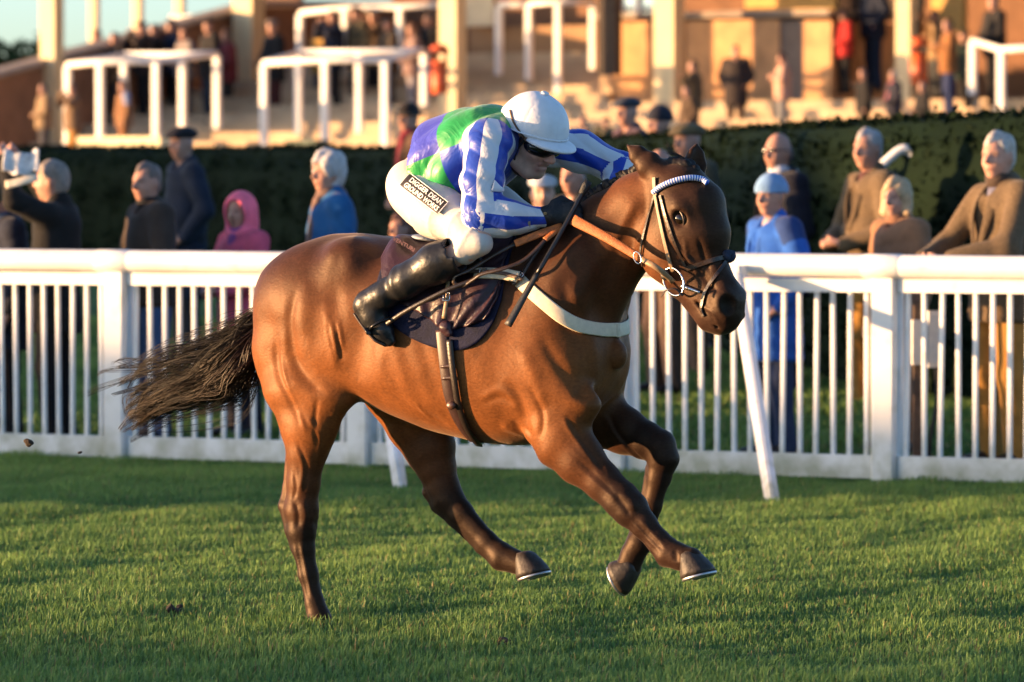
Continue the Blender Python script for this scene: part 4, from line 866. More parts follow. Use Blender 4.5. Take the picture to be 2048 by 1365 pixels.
def build_jockey():
    j = thing('person', h2w(hp(905, 470, 0)), 'crouching jockey in blue, green and white silks with white cap, riding the bay horse', 'jockey')
    Yv = np.array([0, 1.0, 0])
    torso = [(848, 348, 0, 60, .150), (895, 322, 0, 78, .172), (958, 300, 0, 80, .182), (1000, 280, 0, 60, .165), (1024, 268, 0, 38, .085)]
    narm = [(975, 290, -.165, 44), (964, 365, -.235, 38), (964, 432, -.262, 37), (1012, 437, -.225, 33), (1084, 436, -.155, 20)]
    farm = [(1062, 285, .175, 42), (1160, 303, .30, 36), (1240, 338, .36, 31), (1228, 385, .25, 25), (1196, 424, .11, 20)]
    def T(rows, k=1.0, lk=1.0): return [(hp(u, v, l), R(r) * k, w * lk) for u, v, l, r, w in rows]
    def Aa(rows, k=1.0): return [(hp(u, v, l), R(r) * k, R(r) * k) for u, v, l, r in rows]
    near_leg = [(830, 386, -.10, 54), (880, 425, -.185, 55), (936, 464, -.27, 38), (958, 484, -.295, 28), (930, 500, -.30, 30)]
    mirl = lambda rows: [(hp(u, v, l) * [1, -1, 1], R(r), R(r)) for u, v, l, r in rows]
    boot = [(932, 503, -.30, 38), (872, 527, -.31, 38), (812, 562, -.318, 32), (762, 594, -.318, 27), (740, 606, -.318, 28)]
    foot = [(729, 612, -.318, 25), (748, 636, -.316, 25), (768, 664, -.312, 20), (782, 684, -.31, 12)]
    # head frame
    yj, pj = math.radians(42), math.radians(24); Hd = np.array([math.cos(yj), -math.sin(yj), 0]); Lw = np.array([math.sin(yj), math.cos(yj), 0])
    Fh = d2h(Hd * math.cos(pj) - ZUP * math.sin(pj)); Uh = d2h(Hd * math.sin(pj) + ZUP * math.cos(pj)); Lh = d2h(Lw); HC = hp(1062, 278, .01); AXH = np.array([Fh, Lh, Uh])
    def hd(a, b, c): return HC + a * Fh + b * Lh + c * Uh
    # --- continuous body under the clothes
    f = Field(hp(780, 700, -.42) - [.30, 0, .1], hp(1250, 180, .45) + [.25, .05, .1], .0085)
    f.add(chain(T(torso, .72, .8)), .05); f.add(chain(Aa(narm, .62)), .03); f.add(chain(Aa(farm, .62)), .03)
    f.add(chain([(p, a * .72, b * .72) for p, a, b in Aa(near_leg)]), .04); f.add(chain([(p, a * .72, b * .72) for p, a, b in mirl(near_leg)]), .04)
    f.add(chain([(p, a * .6, b * .6) for p, a, b in Aa(boot + foot)]), .02); f.add(chain([(p, a * .6, b * .6) for p, a, b in mirl(boot + foot)]), .02)
    f.add(Ec(hp(1008, 278, 0), hd(-.02, 0, -.06), .055, .052), .03)
    f.add(El(hp(1120, 432, -.12), .03), .02); f.add(El(hp(1190, 428, .09), .03), .02)
    V, F = f.mesh(1); b = obj('body', h2w(V), F, mat('skin', SKIN, .5, .12, 40, .08, 160, .4, attrib=True), j); vcol(b, np.tile(SKIN, (len(V), 1)))
    # --- head (skin), modelled finer; shares the neck with the body
    f = Field(hd(0, 0, -.02) - .22, hd(0, 0, -.02) + .22, .0042)
    C1, C2, LIP = SKIN, (.56, .27, .20), (.34, .12, .10)
    f.add(El(hd(.0, 0, .035), (.096, .076, .105), AXH, C1), .02); f.add(El(hd(.030, 0, -.045), (.068, .060, .080), AXH, C1), .03); f.add(El(hd(.062, 0, -.098), (.026, .028, .022), AXH, C1), .03)
    f.add(Ec(hd(-.02, 0, -.05), hd(-.085, 0, -.13), .055, .058, c=C1), .03)
    for s in (-1, 1):
        f.add(El(hd(.068, s * .036, -.030), (.026, .024, .022), AXH, C2), .018); f.add(Ec(hd(.078, s * .012, .018), hd(.066, s * .045, .015), .012, .010, c=C1), .015)
        f.add(Ec(hd(.005, s * .060, -.085), hd(.055, s * .03, -.108), .020, .020, c=C1), .025)
        f.add(El(hd(-.012, s * .078, -.012), (.022, .010, .034), AXH, C2), .008); f.sub(El(hd(-.006, s * .088, -.010), (.010, .007, .018), AXH), .004)
        f.sub(El(hd(.098, s * .033, .003), (.014, .018, .012), AXH), .010)
    f.add(Ec(hd(.092, 0, .010), hd(.122, 0, -.032), .009, .014, c=C2), .012)
    for s in (-1, 1): f.add(El(hd(.108, s * .012, -.036), .010, None, C2), .006)
    f.sub(Ec(hd(.098, -.026, -.066), hd(.098, .026, -.066), .007, .007), .006)
    f.add(Ec(hd(.093, -.022, -.057), hd(.093, .022, -.057), .007, .007, c=LIP), .006); f.add(Ec(hd(.086, -.020, -.078), hd(.086, .020, -.078), .008, .008, c=LIP), .006)
    V, F = f.mesh(1); o = obj('face', h2w(V), F, mat('skin'), b); vcol(o, f.colors(V, SKIN, .006))
    v, ff = tube(np.array([hd(.088, q, -.068 ) for q in np.linspace(-.018, .018, 7)]), .004, 6); obj('teeth', h2w(v), ff, mat('teeth', (.65, .6, .5), .3, .05), o)
    # --- cap and skull cap
    f = Field(hd(.01, 0, .06) - .24, hd(.01, 0, .06) + .24, .005)
    f.add(El(hd(-.004, 0, .048), (.131, .116, .123), AXH), .02); f.add(El(hd(-.06, 0, .015), (.080, .100, .070), AXH), .04)
    f.cut(-(Uh + .05 * Fh), -((Uh + .05 * Fh) @ hd(.03, 0, .030)), .008)
    f.sub(El(hd(0, 0, .0), (.106, .088, .07), AXH), .006)
    V, F = f.mesh(1); rel = V - hd(-.004, 0, .06); az = np.arctan2(rel @ Lh, rel @ Fh); el = np.clip((rel @ Uh) / .11, 0, 1)
    V = V + vnormals(V, F) * (-.0022 * np.exp(-(np.sin(az * 3 + .5) / .10) ** 2) * np.clip(1.1 - el, 0, 1) + .0013 * nz(V, 45, 5, 2))[:, None]
    HM['capf'] = f
    WH = mat('white_cap_silk', (.70, .71, .75), .5, .05, 30, .18, 60, .4)
    cp = obj('cap', h2w(V), F, WH, j)
    f = Field(hd(.1, 0, .02) - .17, hd(.1, 0, .02) + .17, .0045); f.add(El(hd(.085, 0, .024), (.098, .104, .020), AXH), .01); f.cut(-Fh, -(Fh @ hd(.06, 0, 0)), .004); f.sub(El(hd(.085, 0, -.004), (.12, .115, .024), AXH), .005); f.sub(El(hd(0, 0, .05), (.115, .105, .12), AXH), .004)
    V, F = f.mesh(1); obj('peak', h2w(V), F, WH, cp)
    f = Field(hd(-.004, 0, .17) - .04, hd(-.004, 0, .17) + .04, .004); f.add(El(hd(-.004, 0, .174), (.016, .016, .007), AXH), .004); V, F = f.mesh(1); obj('button', h2w(V), F, WH, cp)
    a = np.linspace(0, 2 * np.pi, 61); band = np.array([hd(-.004 +   .1335 * math.cos(q), .1185 * math.sin(q), .036 + .012 * math.cos(q)) for q in a]); V, F = tube(band, .0035, 6); obj('band', h2w(V), F, WH, cp)
    # goggles with dark lens and strap
    GB = mat('goggle_black', (.010, .010, .011), .16, .1, 10, 0, 0, .6); GS = mat('goggle_strap', (.10, .045, .02), .6, .2)
    f = Field(hd(.08, 0, 0) - .13, hd(.08, 0, 0) + .13, .004); f.add(El(hd(.062, 0, -.002), (.060, .084, .040), AXH), .01); f.sub(El(hd(.03, 0, 0), (.066, .072, .09), AXH), .006); f.sub(Ec(hd(.13, 0, -.045), hd(.06, 0, -.045), .020, .020), .01); f.cut(-Fh, -(Fh @ hd(.028, 0, 0)), .004)
    V, F = f.mesh(1); go = obj('goggles', h2w(V), F, GB, j)
    cs, cn = surf([(1021, 221), (1026, 240), (1036, 258), (1046, 270), (1052, 276)], .003, HM['capf'], 18.5, 3.4, n=4); V, F = strap(np.concatenate([cs, [hd(.03, -.088, .0)]]), np.concatenate([cn, [-Lh]]), .007, .002); obj('strap', h2w(V), F, GS, go)
    fr = [hd(.112 - .03 * abs(q) / .05, q, -.020 + .0 * q) for q in np.linspace(-.02, .055, 9)]; V, F = tube(np.array(fr), .0016, 5); obj('rim', h2w(V), F, mat('gilt', (.5, .33, .15), .3, .1, 10, 0, 0, .5, .8), go)
    # harness, collar
    BK = mat('black_harness', (.014, .014, .018), .5, .2); hn = []
    for s in (-1, 1):
        P = catmull(np.array([hd(.028, s * .078, .012), hd(.012, s * .076, -.03), hd(.008, s * .070, -.075), hd(.02, s * .045, -.118), hd(.03, 0, -.128)]), 5); hn.append(strap(P, Lh * s, .026, .004))
    V, F = joined(*hn); obj('chin_harness', h2w(V), F, BK, cp)
    nb = hd(-.055, 0, -.085); ndir = hp(1010, 275, 0) - nb; ndir /= np.linalg.norm(ndir); na = axes(ndir)
    f = Field(nb - .16, nb + .16, .006); f.add(Ec(nb - ndir * .01, nb + ndir * .07, .064, .078), .01); f.cut(-ndir, -(ndir @ (nb - ndir * .005)), .006); V, F = f.mesh(1); cl = obj('collar', h2w(V), F, mat('navy_collar', (.010, .012, .05), .6, .2), j)
    ring = np.array([nb + ndir * .008 + .069 * (math.cos(q) * na[1] + math.sin(q) * na[2]) for q in np.linspace(0, 2 * np.pi, 40)]); V, F = strap(ring, ring - (nb + ndir * .008), .020, .002); obj('collar_trim', h2w(V), F, mat('white_trim', (.72, .70, .74), .6, .1), cl)
    # --- silks
    f = Field(hp(790, 480, -.42) - [.1, 0, .05], hp(1265, 185, .45) + [.12, .05, .06], .0065)
    tp = chain(T(torso)); n_ = chain(Aa(narm)); fr_ = chain(Aa(farm))
    f.add(tp, .05); f.add([El(hp(868, 372, -.06), (R(52), .10, R(34))), El(hp(915, 352, -.08), (R(48), .11, R(46))), El(hp(915, 352, .08), (R(48), .11, R(46)))], .05)
    f.add(n_, .035); f.add(fr_, .035); f.add([El(hp(985, 280, -.12), (.07, .08, .06)), El(hp(1040, 282, .12), (.07, .08, .06))], .05)
    a, c = hp(814, 300, 0), hp(826, 392, 0); n = np.cross(Yv, c - a); n = n if n[0] < 0 else -n; f.cut(n, n @ a, .02)
    HM['silks'] = f
    V, F = f.mesh(1); N = vnormals(V, F)
    dt = np.min([p(*V.T) for p in tp], 0); dn = np.min([p(*V.T) for p in n_], 0); df = np.min([p(*V.T) for p in fr_], 0); da = np.minimum(dn, df)
    sx = np.zeros(len(V)); sy = np.zeros(len(V))
    for prims, dd in ((n_, dn), (fr_, df)):
        best = np.full(len(V), 9.0)
        for p in prims:
            q = p(*V.T); rel = V - p.a; m = (q < best) & (dd == da); best = np.minimum(best, q)
            # reference axis: bend normal of the arm so that stripes run along the outside
            ref = np.array([.25, 0, .97]) if abs(p.ax[2]) < .8 else np.array([1.0, 0, 0]); ref = ref - (ref @ p.ax) * p.ax; ref /= np.linalg.norm(ref); o2 = np.cross(p.ax, ref)
            sx[m] = (rel @ ref)[m]; sy[m] = (rel @ o2)[m]
    e0, e1 = hp(850, 345, 0), hp(1010, 280, 0); ax = (e1 - e0) / np.linalg.norm(e1 - e0); up = np.array([0, 0, 1.0]); up = up - (up @ ax) * ax
    qa = (V - hp(905, 300, -.1)) @ ax; qb = (V - hp(900, 300, -.16)) @ up
    # folds: across the sleeves, diagonal over the back
    arm_m = np.clip((dt - da) / .05, 0, 1)
    tt = V[:, 2] * 1.0; fold = .0095 * np.abs(np.sin(V @ np.array([26, 8, -22]) + 2.2 * nz(V, 7, 21, 1))) * (1 - arm_m) + .0065 * np.abs(np.sin(V @ np.array([26, 16, 42]) + 2.5 * nz(V, 9, 22, 1))) * arm_m + .003 * nz(V, 14, 23, 2)
    low = np.clip((hp(900, 350, 0)[2] - V[:, 2]) / .08, 0, 1) * (1 - arm_m); fold = fold + low * .010 * nz(V, 18, 24, 2)
    V = V + N * fold[:, None]
    o = obj('silks', h2w(V), F, silk_mat(), j)
    for nm, d in (('sx', sx), ('sy', sy), ('qa', qa), ('qb', qb), ('arm', dt - da - .018)): attr(o, nm, d)
    for rows, s in ((narm, -1), (farm, 1)):
        p = hp(*rows[-1][:3]); q = hp(*rows[-2][:3]); d = (p - q) / np.linalg.norm(p - q); aa = axes(d); c = p - d * .05
        ring = np.array([c + .044 * (math.cos(t) * aa[1] + math.sin(t) * aa[2]) for t in np.linspace(0, 2 * np.pi, 25)]); V, F = strap(ring, ring - c, .014, .003); obj('wrist_band', h2w(V), F, mat('taupe_elastic', (.22, .19, .17), .8, .2), o)
    SW = mat('white_trim'); sp_, sn = surf([(984, 372), (1004, 380), (1028, 376), (1048, 364), (1064, 352)], .006, HM['silks'], 18.5, 3.4)
    if len(sp_) > 4: V, F = strap(sp_, sn, np.linspace(.045, .012, len(sp_)), .003); so = obj('neckcloth', h2w(V), F, SW, o)
    # --- breeches
    nl, ml = Aa(near_leg), mirl(near_leg); lo = np.min([p[0] for p in nl + ml] + [hp(800, 372, 0)], 0) - .14; hi = np.max([p[0] for p in nl + ml], 0) + .14; f = Field(lo, hi, .0065)
    f.add([El(hp(840, 368, 0), (R(52), .15, R(48))), El(hp(824, 372, -.085), (R(46), .085, R(52)), axes([1, 0, .5])), El(hp(824, 372, 0) * [1, 0, 1] + [0, .085, 0], (R(46), .085, R(52)), axes([1, 0, .5]))], .04)
    f.add(chain(Aa(near_leg)), .03); f.add(chain(mirl(near_leg)), .03); HM['breeches'] = f
    V, F = f.mesh(1); N = vnormals(V, F); kd = hp(962, 486, -.295); e = hp(830, 386, -.1); ta = (kd - e) / np.linalg.norm(kd - e); s = (V - e) @ ta
    V = V + N * ((-.013 * np.abs(np.sin(s * 38 + 1.8 * nz(V, 9, 31, 1))) ** .6 * np.clip((s - .02) * 6, 0, 1) * (.5 + .5 * nz(V, 8, 35, 1)) + .004 * nz(V, 20, 32, 2)))[:, None]
    br = obj('breeches', h2w(V), F, mat('white_breeches', (.54, .51, .48), .6, .05, 20, .2, 60, .4, sheen=.1), j)
    # sponsor patch with its two lines of lettering
    o0 = np.array([801., 372.]); ex = np.array([76., 58.]); ey = np.array([20., -23.]); g = 26
    def onleg(s_, t_, off): px = o0 + np.outer(s_, ex) + np.outer(t_, ey); return surf(px, off, HM['breeches'], 18.5, 3.4, raw=True)
    S_, T_ = np.meshgrid(np.linspace(0, 1, g), np.linspace(0, 1, 9), indexing='ij'); P, N = onleg(S_.ravel(), T_.ravel(), .0045)
    if len(P) == g * 9:
        F = [(i * 9 + k, (i + 1) * 9 + k, (i + 1) * 9 + k + 1, i * 9 + k + 1) for i in range(g - 1) for k in range(8)]
        pt = obj('sponsor_patch', h2w(P), F, mat('black_patch', (.018, .013, .013), .6, .2), br); md = pt.modifiers.new('thickness', 'SOLIDIFY'); md.thickness = .003; md.offset = 0
        PR = mat('white_print', (.8, .78, .76), .6, .05)
        for body, y0, x0, x1 in (('DIGGER DEAN', .55, .10, .93), ('GROUND WORKS', .12, .08, .95)):
            tv, tf = text_mesh(body, 1.0, True); w = tv[:, 0].max(); P, N = onleg(x0 + tv[:, 0] / w * (x1 - x0), y0 + tv[:, 1] / .72 * .31, .0085)
            if len(P) == len(tv): obj('lettering', h2w(P), tf, PR, pt, smooth=False)
        ed = np.array([(0, 0), (1, 0), (1, 1), (0, 1), (0, 0)], float); e2 = np.concatenate([np.linspace(ed[i], ed[i + 1], 12)[:-1] for i in range(4)] + [ed[:1]]); P, N = onleg(e2[:, 0], e2[:, 1], .006); V, F = tube(P, .0016, 5); obj('patch_border', h2w(V), F, PR, pt)
    # --- boots
    BT = mat('black_boot_leather', (.012, .012, .014), .38, .3, 30, .3, 30, .4)
    for sg in (-1, 1):
        rows = [(hp(u, v, l), R(r) , R(r) * .92) for u, v, l, r in boot]; fr2 = [(hp(u, v, l), R(r), R(r) * .85) for u, v, l, r in foot]
        if sg > 0: rows = [(p * [1, -1, 1], a_, b_) for p, a_, b_ in rows]; fr2 = [(p * [1, -1, 1], a_, b_) for p, a_, b_ in fr2]
        lo = np.min([p for p, _, _ in rows + fr2], 0) - .12; hi = np.max([p for p, _, _ in rows + fr2], 0) + .12; f = Field(lo, hi, .006)
        f.add(chain(rows), .03); f.add(chain(fr2), .03); axb = rows[0][0] - rows[1][0]; axb /= np.linalg.norm(axb); axb = axb + np.array([0, 0, -.25]); f.cut(axb, axb @ (rows[0][0] + np.array([-.02, 0, 0])), .006)
        f.sub(Ec(rows[0][0] - axb * .03, rows[0][0] + axb * .1, rows[0][1] - .008, rows[0][1] - .006), .004)
        V, F = f.mesh(1); N = vnormals(V, F); an = rows[3][0]; dd = np.linalg.norm(V - an, axis=1); s = (V - an) @ axb
        V = V + N * (.0030 * np.sin(s * 120 + 3.5 * nz(V, 16, 41, 1)) * np.exp(-((s - .05) / .05) ** 2) + .0020 * nz(V, 18, 42, 2))[:, None]
        bo = obj('boot', h2w(V), F, BT, j); HM['boot%d' % sg] = bo
        P = np.array([p for p, _, _ in fr2]); sole_dir = np.cross(P[-1] - P[0], Yv); sole_dir /= np.linalg.norm(sole_dir); sole_dir = sole_dir if sole_dir[0] < 0 else -sole_dir
        V, F = strap(catmull(P + sole_dir * np.array([[.040], [.042], [.036], [.020]]), 4), sole_dir, np.r_[np.linspace(.055, .075, 9), np.linspace(.075, .03, 4)], .006); obj('sole', h2w(V), F, leather('sole_leather', (.05, .03, .02), .5), bo)
    # --- gloves
    GL = mat('black_glove', (.011, .011, .013), .55, .3, 60, .3, 120, .4)
    f = Field(hp(1120, 430, -.12) - .17, hp(1120, 430, -.12) + .17, .0045); w_ = hp(1084, 436, -.155); p_ = hp(1112, 428, -.14); k_ = hp(1142, 428, -.125)
    gloved_hand(f, w_, p_, k_, np.array([-.25, .10, .95]) / np.linalg.norm([-.25, .10, .95]), np.array([.1, .9, -.15]), 1, .0115); f.add(Ec(hp(1082, 436, -.155), hp(1102, 432, -.148), .037, .035), .01)
    V, F = f.mesh(1); gl = obj('glove', h2w(V), F, GL, j)
    lg, _ = surf([(1091, 428), (1100, 432)], .003, f, 18.5, 3.4)
    if len(lg):
        c = lg[0]; n0 = f.grad(lg[:1])[0]; ex_ = np.array([1.0, 0, 0]); ez_ = np.array([0, 0, 1.0]); mk = []
        for sg in (-1, 1):
            P = np.array([c + ex_ * x * .007 + ez_ * sg * (.0045 - .003 * abs(x)) + n0 * .001 for x in (-1, -.4, .4, 1)]); mk.append(strap(P, n0, .002, .001))
        mk.append(strap(np.array([c - ex_ * .0055, c + ex_ * .0055]) + n0 * .001, n0, .0018, .001)); V, F = joined(*mk); obj('glove_mark', h2w(V), F, mat('gilt'), gl)
    f = Field(hp(1185, 430, .09) - .17, hp(1185, 430, .09) + .17, .005); gloved_hand(f, hp(1196, 424, .11), hp(1186, 440, .08), hp(1176, 456, .05), np.array([.6, .3, .7]) / np.linalg.norm([.6, .3, .7]), np.array([-.7, -.3, .2]), -1, .0115); V, F = f.mesh(1); obj('glove', h2w(V), F, GL, j)
    # --- whip
    wh = thing('whip', h2w(hp(1120, 460, -.16)), 'black padded racing whip held down along the horse\'s shoulder', 'whip')
    p0, p1, p2, p3 = hp(1172, 372, -.10), hp(1136, 440, -.165), hp(1075, 548, -.27), hp(1016, 652, -.345)
    P = catmull(np.array([p0, p1, p2]), 8); V, F = tube(P, np.r_[.012, .013, np.full(len(P) - 2, .0085)], 8); obj('shaft', h2w(V), F, mat('whip_black', (.014, .014, .016), .32, .2, 60), wh)
    P = catmull(np.array([p2, (p2 + p3) / 2, p3]), 6); V, F = strap(P, np.array([0, -1, .3]), np.linspace(.018, .030, len(P)), .008); obj('flap', h2w(V), F, leather('whip_flap', (.018, .017, .018), .5), wh)
    P = np.array([p0 + (p0 - p1) * .12, p0, p0 + (p1 - p0) * .25]); V, F = tube(P, [.014, .016, .012], 10); obj('handle_knob', h2w(V), F, mat('whip_rubber', (.02, .02, .022), .6, .3, 90, .5, 200), wh)
# ------------------------------------------------------------------ hedge, grandstand and what stands about them
SP0 = np.array([0, 92.0, 0])
def sw(s, q, z): return SP0 + s * FD + q * FQ + z * ZUP
def st(u, v, q):
    r = ray(u, v); t = (q - (CAMP - SP0) @ FQ) / (r @ FQ); return CAMP + r * t
def sts(u, v, q): p = st(u, v, q) - SP0; return p @ FD, p[2]
def leaf_cards(P, N, size, g, droop=.0):
    n = len(P); a = g.normal(size=(n, 3)) + N * .8; a /= np.linalg.norm(a, axis=1)[:, None]; r = g.normal(size=(n, 3)); t = np.cross(a, r); t /= np.linalg.norm(t, axis=1)[:, None]; b = np.cross(a, t)
    s = (size * g.uniform(.6, 1.4, n))[:, None]; V = np.stack([P - t * s, P + b * s * .45 + a * s * .15, P + t * s, P - b * s * .45 + a * s * .15], 1).reshape(-1, 3)
    F = np.arange(n * 4).reshape(n, 4); return V, F
def foliage_mat(name, c, c2):
    if name in MATS: return MATS[name]
    m, N, L, b = principled(name); MATS[name] = m; g = N.new('ShaderNodeNewGeometry'); n = N.new('ShaderNodeTexNoise'); n.inputs['Scale'].default_value = 2.2; n.inputs['Detail'].default_value = 4; L.new(g.outputs['Position'], n.inputs['Vector'])
    mx = N.new('ShaderNodeMix'); mx.data_type = 'RGBA'; mx.inputs[6].default_value = (*c, 1); mx.inputs[7].default_value = (*c2, 1); mr = N.new('ShaderNodeMapRange'); mr.inputs['From Min'].default_value = .35; mr.inputs['From Max'].default_value = .65; L.new(n.outputs['Fac'], mr.inputs['Value']); L.new(mr.outputs[0], mx.inputs[0]); L.new(mx.outputs[2], b.inputs['Base Color']); b.inputs['Roughness'].default_value = .8; b.inputs['Specular IOR Level'].default_value = .06
    return m
def hedge(name, path, w, label, mt, seed, leaf=.03, dens=520, cat='hedge'):
    """path: (x, y, ztop)"""
    g = np.random.default_rng(seed); P = catmull(np.array(path, float), 10); T, N, B = frames(P * [1, 1, 0], ZUP); L = np.cross(ZUP, T); rows = []; prof = [(-1, 0), (-1.0, .3), (-1, .6), (-.97, .88), (-.86, .98), (-.4, 1.0), (0, 1.01), (.4, 1.0), (.86, .98), (1, .8), (1, .4), (1, 0)]
    for p, l in zip(P, L):
        zb = float(ground_z(p)) - .1
        for a, hgt in prof: rows.append(np.array([p[0], p[1], 0]) + l * a * w / 2 + ZUP * (zb + (p[2] - zb) * hgt))
    V = np.array(rows); k = len(prof); V = V + np.stack([nz(V, 3.0, seed + i, 3) for i in range(3)], 1) * [.03, .03, .02]
    F = np.array([(i * k + j, i * k + j + 1, (i + 1) * k + j + 1, (i + 1) * k + j) for i in range(len(P) - 1) for j in range(k - 1)])
    root = thing(name, (P[len(P) // 2][0], P[len(P) // 2][1], float(ground_z(P[len(P) // 2]))), label, cat)
    obj('growth', V, F, mt, root)
    a = V[F]; ar = np.linalg.norm(np.cross(a[:, 2] - a[:, 0], a[:, 3] - a[:, 1]), axis=1) / 2; nrm = np.cross(a[:, 2] - a[:, 0], a[:, 3] - a[:, 1]); nrm /= np.linalg.norm(nrm, axis=1)[:, None] + 1e-9
    n = int(ar.sum() * dens); pick = g.choice(len(F), n, p=ar / ar.sum()); w4 = g.dirichlet(np.ones(4), n)[:, :, None]; Q = (a[pick] * w4).sum(1) + g.normal(0, .02, (n, 3)); v, f = leaf_cards(Q, nrm[pick], leaf, g)
    o = obj('leaves', v, f, mt, root, smooth=False); tag(o, kind='stuff'); return root
def tree(name, base, htrunk, crown_c, crown_r, label, seed, n=5000, leaf=.16, group=None):
    g = np.random.default_rng(seed); t = thing(name, base, label, 'tree', group); BK = mat('bark', (.06, .045, .035), .9, .3, 8, .5, 20)
    base = np.asarray(base, float); c = np.asarray(crown_c, float); parts = [tube(catmull(np.array([base - [0, 0, .2], base * .5 + c * .5 + g.normal(0, .1, 3), c]), 5), np.linspace(.28, .08, 11), 8)]
    for k in range(9):
        d = g.normal(size=3); d[2] = abs(d[2]); d /= np.linalg.norm(d); p0 = base + (c - base) * g.uniform(.5, .95); parts.append(tube(catmull(np.array([p0, p0 + d * np.array(crown_r) * .45 + [0, 0, .2], p0 + d * np.array(crown_r) * .9]), 4), np.linspace(.09, .02, 9), 5))
    V, F = joined(*parts); obj('trunk', V, F, BK, t)
    cl = g.normal(size=(46, 3)); cl /= np.linalg.norm(cl, axis=1)[:, None]; cl = c + cl * np.array(crown_r) * g.uniform(.35, .95, (46, 1)); k = g.integers(0, 46, n); d = g.normal(size=(n, 3)); d /= np.linalg.norm(d, axis=1)[:, None]; P = cl[k] + d * np.array(crown_r) * .30 * g.random((n, 1)) ** .4
    v, f = leaf_cards(P, d, leaf, g); obj('crown', v, f, foliage_mat('tree_leaf', (.025, .045, .014), (.05, .08, .025)), t, smooth=False); return t
def post(mb, p, z0, z1, w): mb.box([p[0], p[1], (z0 + z1) / 2], FD * w / 2, FQ * w / 2, ZUP * (z1 - z0) / 2)
def build_background():
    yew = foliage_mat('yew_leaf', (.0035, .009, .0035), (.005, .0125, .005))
    def hv(u, v, D): p = at(u, v, D); return (p[0], p[1], p[2])
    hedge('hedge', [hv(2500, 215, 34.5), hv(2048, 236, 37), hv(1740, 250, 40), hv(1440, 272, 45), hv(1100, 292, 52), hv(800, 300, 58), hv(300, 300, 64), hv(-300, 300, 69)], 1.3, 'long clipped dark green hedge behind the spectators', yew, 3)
    # unseen blocker added beyond the left edge, shaped to shade turf, fence and hedge
    sh = []
    el = math.tan(SUN_EL)
    for yt, z in ((2, .14), (10, .14), (16.5, .10), (19.0, .04), (20.3, -.25), (24, -.5), (27.0, -.4), (28.6, .1), (30.0, .45), (33.6, .5), (34.6, .0), (36.4, -.2), (38.0, 1.2), (39.5, 2.0), (44, 1.8), (60, 1.9), (72, 1.8)):
        dx = 45.0; y0 = yt - dx * math.tan(SUN_T); sh.append((-dx, y0, z + dx * el / math.cos(SUN_T)))
    hr = hedge('sun_blocker', sh, 2.0, 'unseen leafy sun blocker added left of the picture to shade the turf', foliage_mat('sun_blocker_leaf', (.03, .05, .015), (.05, .08, .03)), 8, leaf=.10, dens=60); hr['kind'] = 'structure'; del hr['category']
    tree('tree', (-16.8, 182, 1.4), 3, (-16.8, 182, 4.6), (3.4, 3.0, 2.3), 'dark tree beyond the sloping end wall at the left edge', 5, 6000, .22)
    tree('tree', (-15.2, 196, 1.4), 3, (-15.0, 196, 5.0), (2.6, 2.6, 1.7), 'small dark tree peeping over the sloping end wall', 6, 2500, .2)
    # ---- grandstand
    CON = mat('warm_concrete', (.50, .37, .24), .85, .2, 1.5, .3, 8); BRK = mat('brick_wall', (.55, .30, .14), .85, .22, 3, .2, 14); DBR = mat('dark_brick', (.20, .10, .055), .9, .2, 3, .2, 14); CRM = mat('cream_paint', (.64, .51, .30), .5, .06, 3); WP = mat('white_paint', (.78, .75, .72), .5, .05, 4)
    G = thing('grandstand', sw(0, 0, 2.2), 'concrete stepped grandstand with cream columns and brick walls in the background', 'grandstand')
    sL = -10.2; sK = sts(1225, 150, 5)[0]; sR = 26.0
    for i in range(12):
        q0 = i * .8; z = 2.29 + i * .165; s1 = sR if i < 6 else sK
        mb = MB(); mb.box(sw((sL + s1) / 2, q0 + .40, z - .6), FD * (s1 - sL) / 2, FQ * .399, ZUP * .6); mb.obj('step', CON, G)
    # forecourt below the steps
    MB().box(sw(5, -4.1, 1.70), FD * 30, FQ * 4.08, ZUP * .3).obj('forecourt', CON, G)
    # sloping end wall
    prof = [(-.5, 3.47), (0, 3.55), (8.2, 4.98), (13, 5.1)]; V = []; 
    for ds in (-.16, .16):
        for q, z in prof: V += [sw(sL + ds, q, 1.0), sw(sL + ds, q, z)]
    F = [];n = len(prof)
    for k in range(n - 1): a = 2 * k; b = 2 * n + 2 * k; F += [(a, a + 1, a + 3, a + 2), (b, b + 2, b + 3, b + 1), (a + 1, b + 1, b + 3, a + 3)]
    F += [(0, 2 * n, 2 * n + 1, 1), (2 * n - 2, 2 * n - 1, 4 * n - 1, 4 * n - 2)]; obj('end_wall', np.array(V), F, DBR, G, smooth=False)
    P = np.array([sw(sL, q, z + .06) for q, z in prof]); Vv, Ff = strap(P, ZUP, .5, .07); obj('coping', Vv, Ff, mat('stone_coping', (.30, .24, .19), .8, .2, 4), G, smooth=False)
    # back wall, kiosk, upper storey
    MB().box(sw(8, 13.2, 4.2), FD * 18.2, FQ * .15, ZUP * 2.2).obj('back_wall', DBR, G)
    MB().box(sw(8.3, 12.9, 7.2), FD * 17.5, FQ * .12, ZUP * .78).obj('fascia', mat('ochre_panel', (.55, .33, .12), .7, .15, 2), G)
